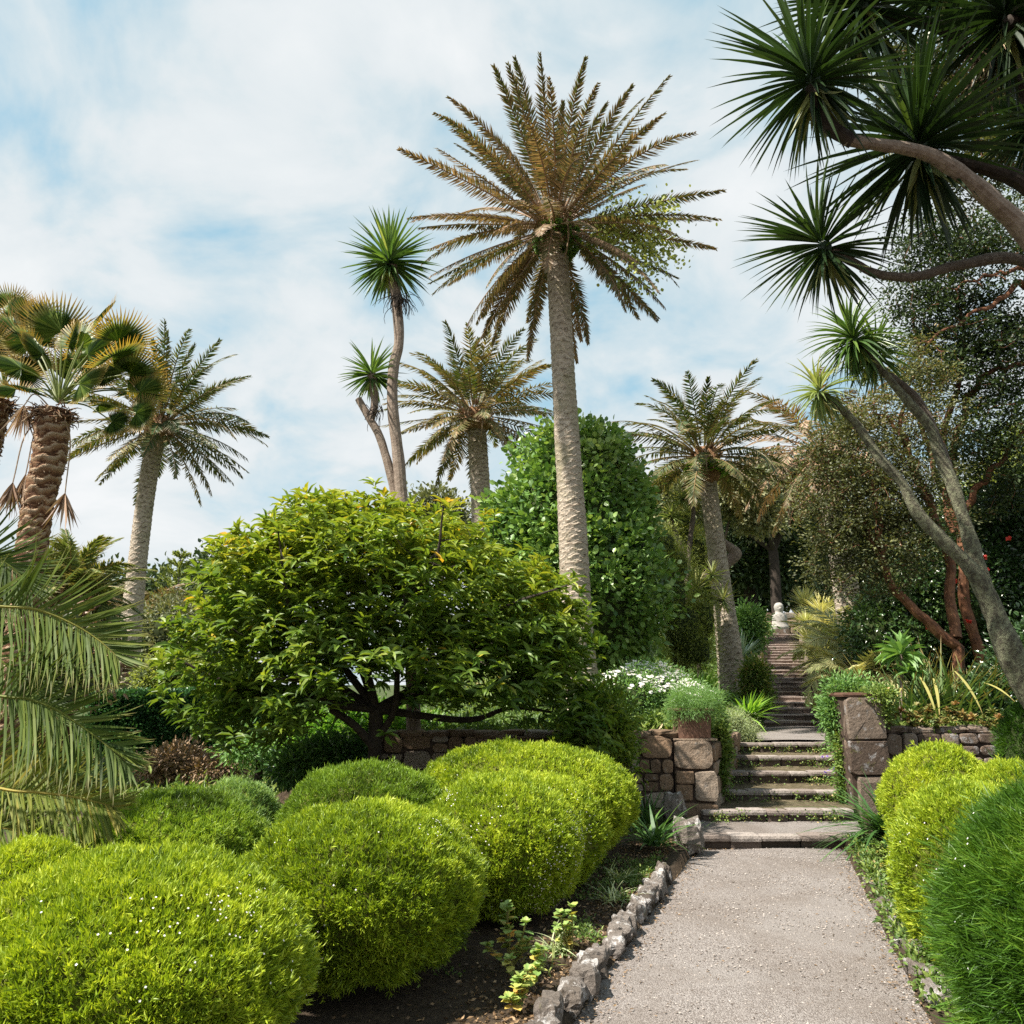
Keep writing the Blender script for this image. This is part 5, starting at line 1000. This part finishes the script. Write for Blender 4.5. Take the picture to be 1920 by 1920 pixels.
# round-leaved fleshy plants by the path
def fleshy(label,px,d,h,n,s=1.):
    b=G(px,d); t=thing('fleshy_leaved_plant',b,label,'plant','fleshy round-leaved plants left of the path'); mb=MB(); lf=MB()
    for k in range(n):
        az=rng.uniform(0,2*PI); e=rng.uniform(.7,1.5); C=arc(b,az,e,h*rng.uniform(.5,1.),-.2,8); tube(mb,C,[.007,.004],5,.5)
        m_=11; s_=rng.uniform(.35,1,m_); P=np.stack([np.interp(s_,np.linspace(0,1,8),C[:,i]) for i in range(3)],-1); D=norm(sphere_dirs(m_,-.2,.5)); scatter(lf,ROUND,P,D,[0,0,1.],.06*s*rng.uniform(.7,1.2,m_),.05*s*rng.uniform(.8,1.2,m_),v=np.clip(.75-.5*s_+rng.normal(0,.2,m_)+.1,0,1))
        scatter(lf,ROUND,np.tile(C[-1],(9,1)),sphere_dirs(9,.0,.8),[0,0,1.],.035*s,.03*s,v=rng.uniform(.2,.5,9))
    mb.build('stems',L['aeonium'],t); lf.build('leaves',L['round'],t)
fleshy('tallest red-stemmed plant with round yellow and orange leaves in the bed',955,4.95,.34,7)
fleshy('red-stemmed round-leaved plant close to the edging stones',1072,5.25,.27,5)
fleshy('small red-stemmed round-leaved plant near the bottom edge',985,4.6,.24,4)
fleshy('orange-tinged fleshy plant at the bottom edge of the bed',975,4.35,.2,4)
for k,(px,d,h,lab) in enumerate([(1662,7.6,.22,'mottled plant with orange spots right of the path by the strap leaves'),(1675,7.0,.22,'pale mottled plant right of the path, second from the steps'),(1690,6.4,.20,'greenish fleshy plant right of the path against the large bright bush'),(1708,5.8,.16,'small reddish fleshy plant right of the path nearest the deep green bush')]):
    fleshy(lab,px,d,h,7,.85)
# yucca, agave, statue, puyas
yu=thing('yucca',W(1420,1228,24),'small yucca with dark shaggy trunk left of the upper stairs','yucca'); c=W(1420,1180,24)
mb=MB(); tube(mb,[np.array(yu.location)-[0,0,.3],c],[.22,.24],12,.5,0,.15); mb.build('trunk',M['greybark'],yu); rosette(yu,c,.55,220,.035,L['puya'],lo=-.55,v=.6)
def spiky(label,px,py,d,R,n,lw,leaf,lo=-.1,v=.5,name='spiky_rosette',cat='plant',group=None):
    c=W(px,py,d); g=float(gh(c[0],d)); t=thing(name,(c[0],d,min(g,c[2])),label,cat,group)
    if c[2]-g>.08:
        mb=MB(); tube(mb,[(c[0],d,g-.1),c],[.08,.07],8,.5,0,.1); mb.build('stem',M['greybark'],t)
    rosette(t,c,R,n,lw,leaf,lo=lo,v=v); return t
spiky('blue-green agave clump at the foot of the stairs palm',1392,1235,20.5,.75,120,.05,L['blue'],-.2,name='agave')
spiky('blue-green spiky clump left of the stairs palm behind the daisies',1355,1220,21,.6,90,.05,L['blue'],-.2,name='agave')
spiky('green-hearted spiky rosette at the top of the bank right of the stairs',1510,1135,31,.85,200,.05,L['puya'],-.4,.6,group='spiky rosettes on the bank right of the stairs')
spiky('pale spiky rosette just right of the stair top, beside the topmost one',1540,1150,29,.85,200,.05,L['puya'],-.4,.7,group='spiky rosettes on the bank right of the stairs')
spiky('dark-centred spiky rosette above the stone kerb right of the stairs',1512,1168,27.5,.65,170,.045,L['puya'],-.4,.45,group='spiky rosettes on the bank right of the stairs')
spiky('yellowish spiky rosette in the middle of the right bank',1545,1180,25,.8,200,.045,L['puya'],-.4,.75,group='spiky rosettes on the bank right of the stairs')
spiky('grey-green spiky rosette halfway down beside the stairs',1518,1205,22.5,.65,180,.04,L['puya'],-.4,.55,group='spiky rosettes on the bank right of the stairs')
spiky('lowest spiky rosette hanging over the right edge of the stairs',1535,1240,19.5,.65,190,.035,L['puya'],-.5,.6,group='spiky rosettes on the bank right of the stairs')
spiky('spiky rosette at the foot of the half hidden palm',1578,1160,25.5,.7,170,.045,L['puya'],-.4,.6,group='spiky rosettes on the bank right of the stairs')
spiky('straw-coloured spiky clump between the two stair palms near the terrace',1590,1200,21.5,.7,170,.04,L['puya'],-.4,.85,group='spiky rosettes on the bank right of the stairs')
# sprawling cabbage palm around the stairs palm
c3=thing('cabbage_palm',G(1285,18.6),'sprawling many-headed cabbage palm wrapped round the stairs palm','palm tree')
branch(c3,[(1285,1260,18.9),(1282,1190,18.9),(1300,1110,18.9),(1325,1078,18.8)],[.12,.12,.14,.10],'greybark','trunk')
branch(c3,[(1325,1080,19.9),(1355,1060,20.1),(1378,1040,20.1),(1372,1030,20.1),(1355,1018,20.1)],[.16,.17,.16,.13,.12],'palebark')
branch(c3,[(1286,1190,18.9),(1290,1050,19),(1300,960,19),(1290,940,19)],[.08,.06,.05],'greybark'); branch(c3,[(1292,1060,19),(1268,1000,19),(1258,970,19)],[.06,.05],'greybark')
for (px,py,R,d,n) in [(1306,1108,.62,18.6,130),(1336,1080,.42,18.4,60),(1356,1125,.5,18.2,60),(1278,936,.5,19,110),(1258,968,.45,19,90),(1290,1150,.5,18.8,90),(1345,1012,.3,20,40)]:
    head('leaf_head',c3,W(px,py,d),R,n,.04,L['cordylinep'],lo=-.6,vb=.45,skirt=10)
branch(c3,[(1300,1120,18.7),(1330,1118,18.5),(1354,1127,18.2)],[.05,.04],'greybark')
# statue
def statue():
    d=35; c=W(1463,1180,d); g=float(gh(c[0],d)); t=thing('statue',(c[0],d,g),'pale stone bust on a rough plinth at the top of the stairs','statue'); s=1.05
    zt=W(1463,1130,d)[2]; zb=c[2]; H=zt-zb
    mb=MB(); rounded_box(mb,(c[0]-.32,d-.3,g-.2),(c[0]+.32,d+.3,zb+.02),.4,0,.04,.02); mb.build('plinth',M['wallstone2'],t)
    prof=[(0,.36,.28),(.08,.38,.29),(.18,.33,.25),(.30,.30,.22),(.45,.315,.21),(.54,.31,.2),(.59,.25,.18),(.63,.17,.16),(.68,.165,.17),(.74,.19,.19),(.82,.20,.2),(.90,.18,.19),(.95,.14,.15),(.985,.08,.08),(1.,.01,.01)]
    zs=np.linspace(0,1,60); rx=np.interp(zs,[p[0] for p in prof],[p[1] for p in prof]); ry=np.interp(zs,[p[0] for p in prof],[p[2] for p in prof]); a=np.linspace(0,2*PI,40,endpoint=False)
    V=np.stack([c[0]+rx[:,None]*np.cos(a),d+ry[:,None]*np.sin(a),zb+H*zs[:,None]+0*a[None]],-1)
    fr=np.exp(-((a+PI/2-2*PI)/.18)**2)+np.exp(-((a+PI/2-0)/.18)**2)+np.exp(-((a-1.5*PI)/.18)**2); fr=np.clip(fr,0,1)
    nose=np.exp(-((zs-.77)/.025)**2)*.05+np.exp(-((zs-.705)/.02)**2)*.02-np.exp(-((zs-.735)/.008)**2)*.01; V[...,1]-=nose[:,None]*fr[None]
    for e in (-.35,.35):
        ey=np.exp(-((a-(1.5*PI+e))/.14)**2); V[...,1]+=(np.exp(-((zs-.80)/.018)**2)*.025)[:,None]*ey[None]
    hair=(zs>.82); V[hair]+= norm(V[hair]-np.array([c[0],d,zb+H*.84]))*(.012*np.sin(14*np.arctan2(V[hair][...,1]-d,V[hair][...,0]-c[0])+zs[hair][:,None]*30))[...,None]
    fold=(zs<.5); V[fold]+=norm(V[fold]-np.array([c[0],d,zb+H*.3]))*(.025*np.sin(9*a[None]+zs[fold][:,None]*25))[...,None]
    n=60;k=40; i=np.arange(n-1)[:,None]*k; j=np.arange(k)[None]; mb=MB(); mb.add(V.reshape(-1,3),np.stack([i+j,i+(j+1)%k,i+k+(j+1)%k,i+k+j],-1).reshape(-1,4)); mb.build('bust',M['marble'],t,True)
statue()
# ---- ground cover
def cover():
    mb=MB(); n=21000; y=10+28*rng.random(n)**1.2; side=rng.random(n)<.55; off=abs(rng.normal(0,1,n))*(1.2+y*.16)+.1; x=np.where(side,xl(y)-.15-off,xr(y)+.15+off); P=np.stack([x,y,gh(x,y)+.01],-1); s=.7+y*.035
    pat=lump(P,.8); D=sphere_dirs(n,.15,1.); scatter(mb,FOLD,P,D,rv(n),rng.uniform(.08,.2,n)*s,rng.uniform(.02,.06,n)*s,v=np.clip(.5+.3*pat+rng.normal(0,.15,n),0,1))
    k=np.repeat(np.arange(n),5); P2=P[k]+rv(len(k),.06)*s[k][:,None]+np.array([0,0,.05]); scatter(mb,FOLD,P2,sphere_dirs(len(k),-.1,1.),rv(len(k)),rng.uniform(.06,.13,len(k))*s[k],rng.uniform(.02,.05,len(k))*s[k],v=np.clip(.5+.3*pat[k]+rng.normal(0,.18,len(k)),0,1))
    tag(mb.build('ground_cover',L['cover']),'mixed low green planting covering the banks beside the upper stairs','ground cover',kind='stuff')
    mb=MB(); n=26000; x=rng.uniform(-9,1.5,n); y=rng.uniform(8.6,26,n); ok=(x<-2.4)|(y<9.6); x,y=x[ok],y[ok]; n=len(x); P=np.stack([x,y,gh(x,y)],-1); pat=lump(P,.9); ok=pat>-.15; P=P[ok]; n=len(P)
    scatter(mb,KITE,P,sphere_dirs(n,.3,1.),rv(n),rng.uniform(.08,.25,n),.03,v=np.clip(.45+.3*lump(P,1.1)+rng.normal(0,.2,n),0,1)); tag(mb.build('rough_grass',L['cover']),'rough grass and dry weeds on the low ground at left','grass',kind='stuff')
    # steps greenery
    mb=MB(); Ps=[]
    for k,(d,h) in enumerate(STEP[1:],1):
        prev=STEP[k-1][1]; m_=70; u=rng.random(m_)**.8; u=np.where(rng.random(m_)<.6,np.where(rng.random(m_)<.5,abs(rng.normal(0,.10,m_)),1-abs(rng.normal(0,.10,m_))),u); u=np.clip(u,0,1); yy=d-abs(rng.normal(0,.05,m_))-.01; xx=xl(yy)+u*(xr(yy)-xl(yy)); Ps.append(np.stack([xx,yy,prev+rng.uniform(0,.09,m_)],-1))
    P=np.concatenate(Ps); clumps(mb,P,5,.02,.024,.02,ROUND,.5,.3); tag(mb.build('step_weeds',L['cover']),'small creeping weeds in the corners of the lower steps','weeds',kind='stuff')
    # bed seedlings and litter
    mb=MB(); n=3600; y=rng.uniform(3.9,8.4,n); x=xl(y)-.12-abs(rng.normal(0,.28,n)); P=np.stack([x,y,gh(x,y)+.008],-1); pat=lump(P,2.5)>.1; scatter(mb,KITE,P,sphere_dirs(n,-.05,.5),rv(n),rng.uniform(.015,.04,n),.014,v=rng.random(n)); tag(mb.build('leaf_litter',L['litter']),'brown leaf litter on the shady soil beside the edging stones','leaf litter',kind='stuff')
    P=P[pat]; mb=MB(); clumps(mb,P,4,.02,.03,.012,FOLD,.4,.2); tag(mb.build('seedlings',L['cover']),'tiny green seedlings on the soil between bushes and edging stones','seedlings',kind='stuff')
    mb=MB(); n=900; y=rng.uniform(4.4,8.45,n); x=xr(y)+.02+abs(rng.normal(0,.12,n)); P=np.stack([x,y,gh(x,y)+.01],-1); clumps(mb,P,5,.03,.04,.02,FOLD,.45,.25); tag(mb.build('seedlings',L['cover']),'green and brown weeds along the right edge of the path','weeds',kind='stuff')
    mb=MB()
    for (px,py,d) in [(1109,1732,5.9),(1126,1735,5.9),(1100,1745,5.8),(960,1895,4.6),(975,1897,4.6),(1559,1442,11),(1548,1422,11.4),(1552,1445,10.9)]:
        for q in range(3): p=W(px+rng.uniform(-6,6),py+rng.uniform(-4,4),d); scatter(mb,ROUND,np.tile(p,(5,1)),sphere_dirs(5,-.2,1),rv(5),.022,.02,v=rng.random(5))
    tag(mb.build('violet_flowers',L['violet']),'tiny violet flowers in the bed and on the steps','flowers',kind='stuff')
cover()
# left distance path and low flower bed
def leftpath():
    ys=[14.5,15.9]; mb=MB(); V=[]; n=30
    for i in range(n):
        x=-9+9.5*i/(n-1)
        for y in ys: yy=y+.15*math.sin(x); V.append([x,yy,float(gh(x,yy))+.03])
    mb.add(V,np.array([[2*i,2*i+2,2*i+3,2*i+1] for i in range(n-1)])); tag(mb.build('path',M['gravel']),'narrow cross path in front of the hedge at left',kind='structure')
leftpath()
shrub('low dry flower bed bush with reddish leaves behind the dull green mound',12.,[(330,1420,45,14),(400,1440,50,14),(300,1440,40,12)],'litter',260,14,.07,.08,.03,v=.7,core=False)
shrub('dark leafy low plants at the broken end of the left wall under the glossy tree',9.5,[(590,1428,42,26),(640,1415,40,24),(545,1440,30,20)],'agap',420,12,.06,.10,.03,FOLD,v=.45,core=False)
shrub('small fresh green bush under the left side of the glossy tree',11.,[(480,1400,60,20),(560,1420,50,20),(630,1410,60,24)],'echium',420,14,.07,.08,.03,v=.5,core=False)
shrub('fresh green undergrowth behind the forked dark trunk',10.6,[(680,1370,60,40),(760,1380,60,40),(600,1380,60,30)],'agapb',460,14,.08,.10,.03,v=.35,core=False)
shrub('pale feathery bush on the bank between the two trunks left of the upper stairs',22,[(1402,1165,24,18),(1396,1205,20,24),(1410,1190,14,18)],'echium',300,16,.13,.15,.05,FOLD,v=.6,tr=.03,core=False,shell=.4,vs=.2)
shrub('bright green low bush beside the statue plinth',33,[(1418,1186,18,8),(1398,1172,20,10)],'echium',300,20,.14,.16,.05,FOLD,v=.45,tr=.03)
shrub('brown and green bush at the left edge of the stair bottom',18.3,[(1418,1262,16,18),(1422,1295,18,16),(1408,1280,12,20)],'cover',260,16,.10,.10,.04,FOLD,v=.65,tr=.02,core=False,shell=.4,vs=.25)
shrub('yellow-green loose bush on the bank right of the stairs below the spiky rosettes',20,[(1560,1215,30,28),(1600,1240,36,28),(1560,1255,24,20)],'airy',420,20,.1,.11,.03,KITE,v=.5,tr=.03)
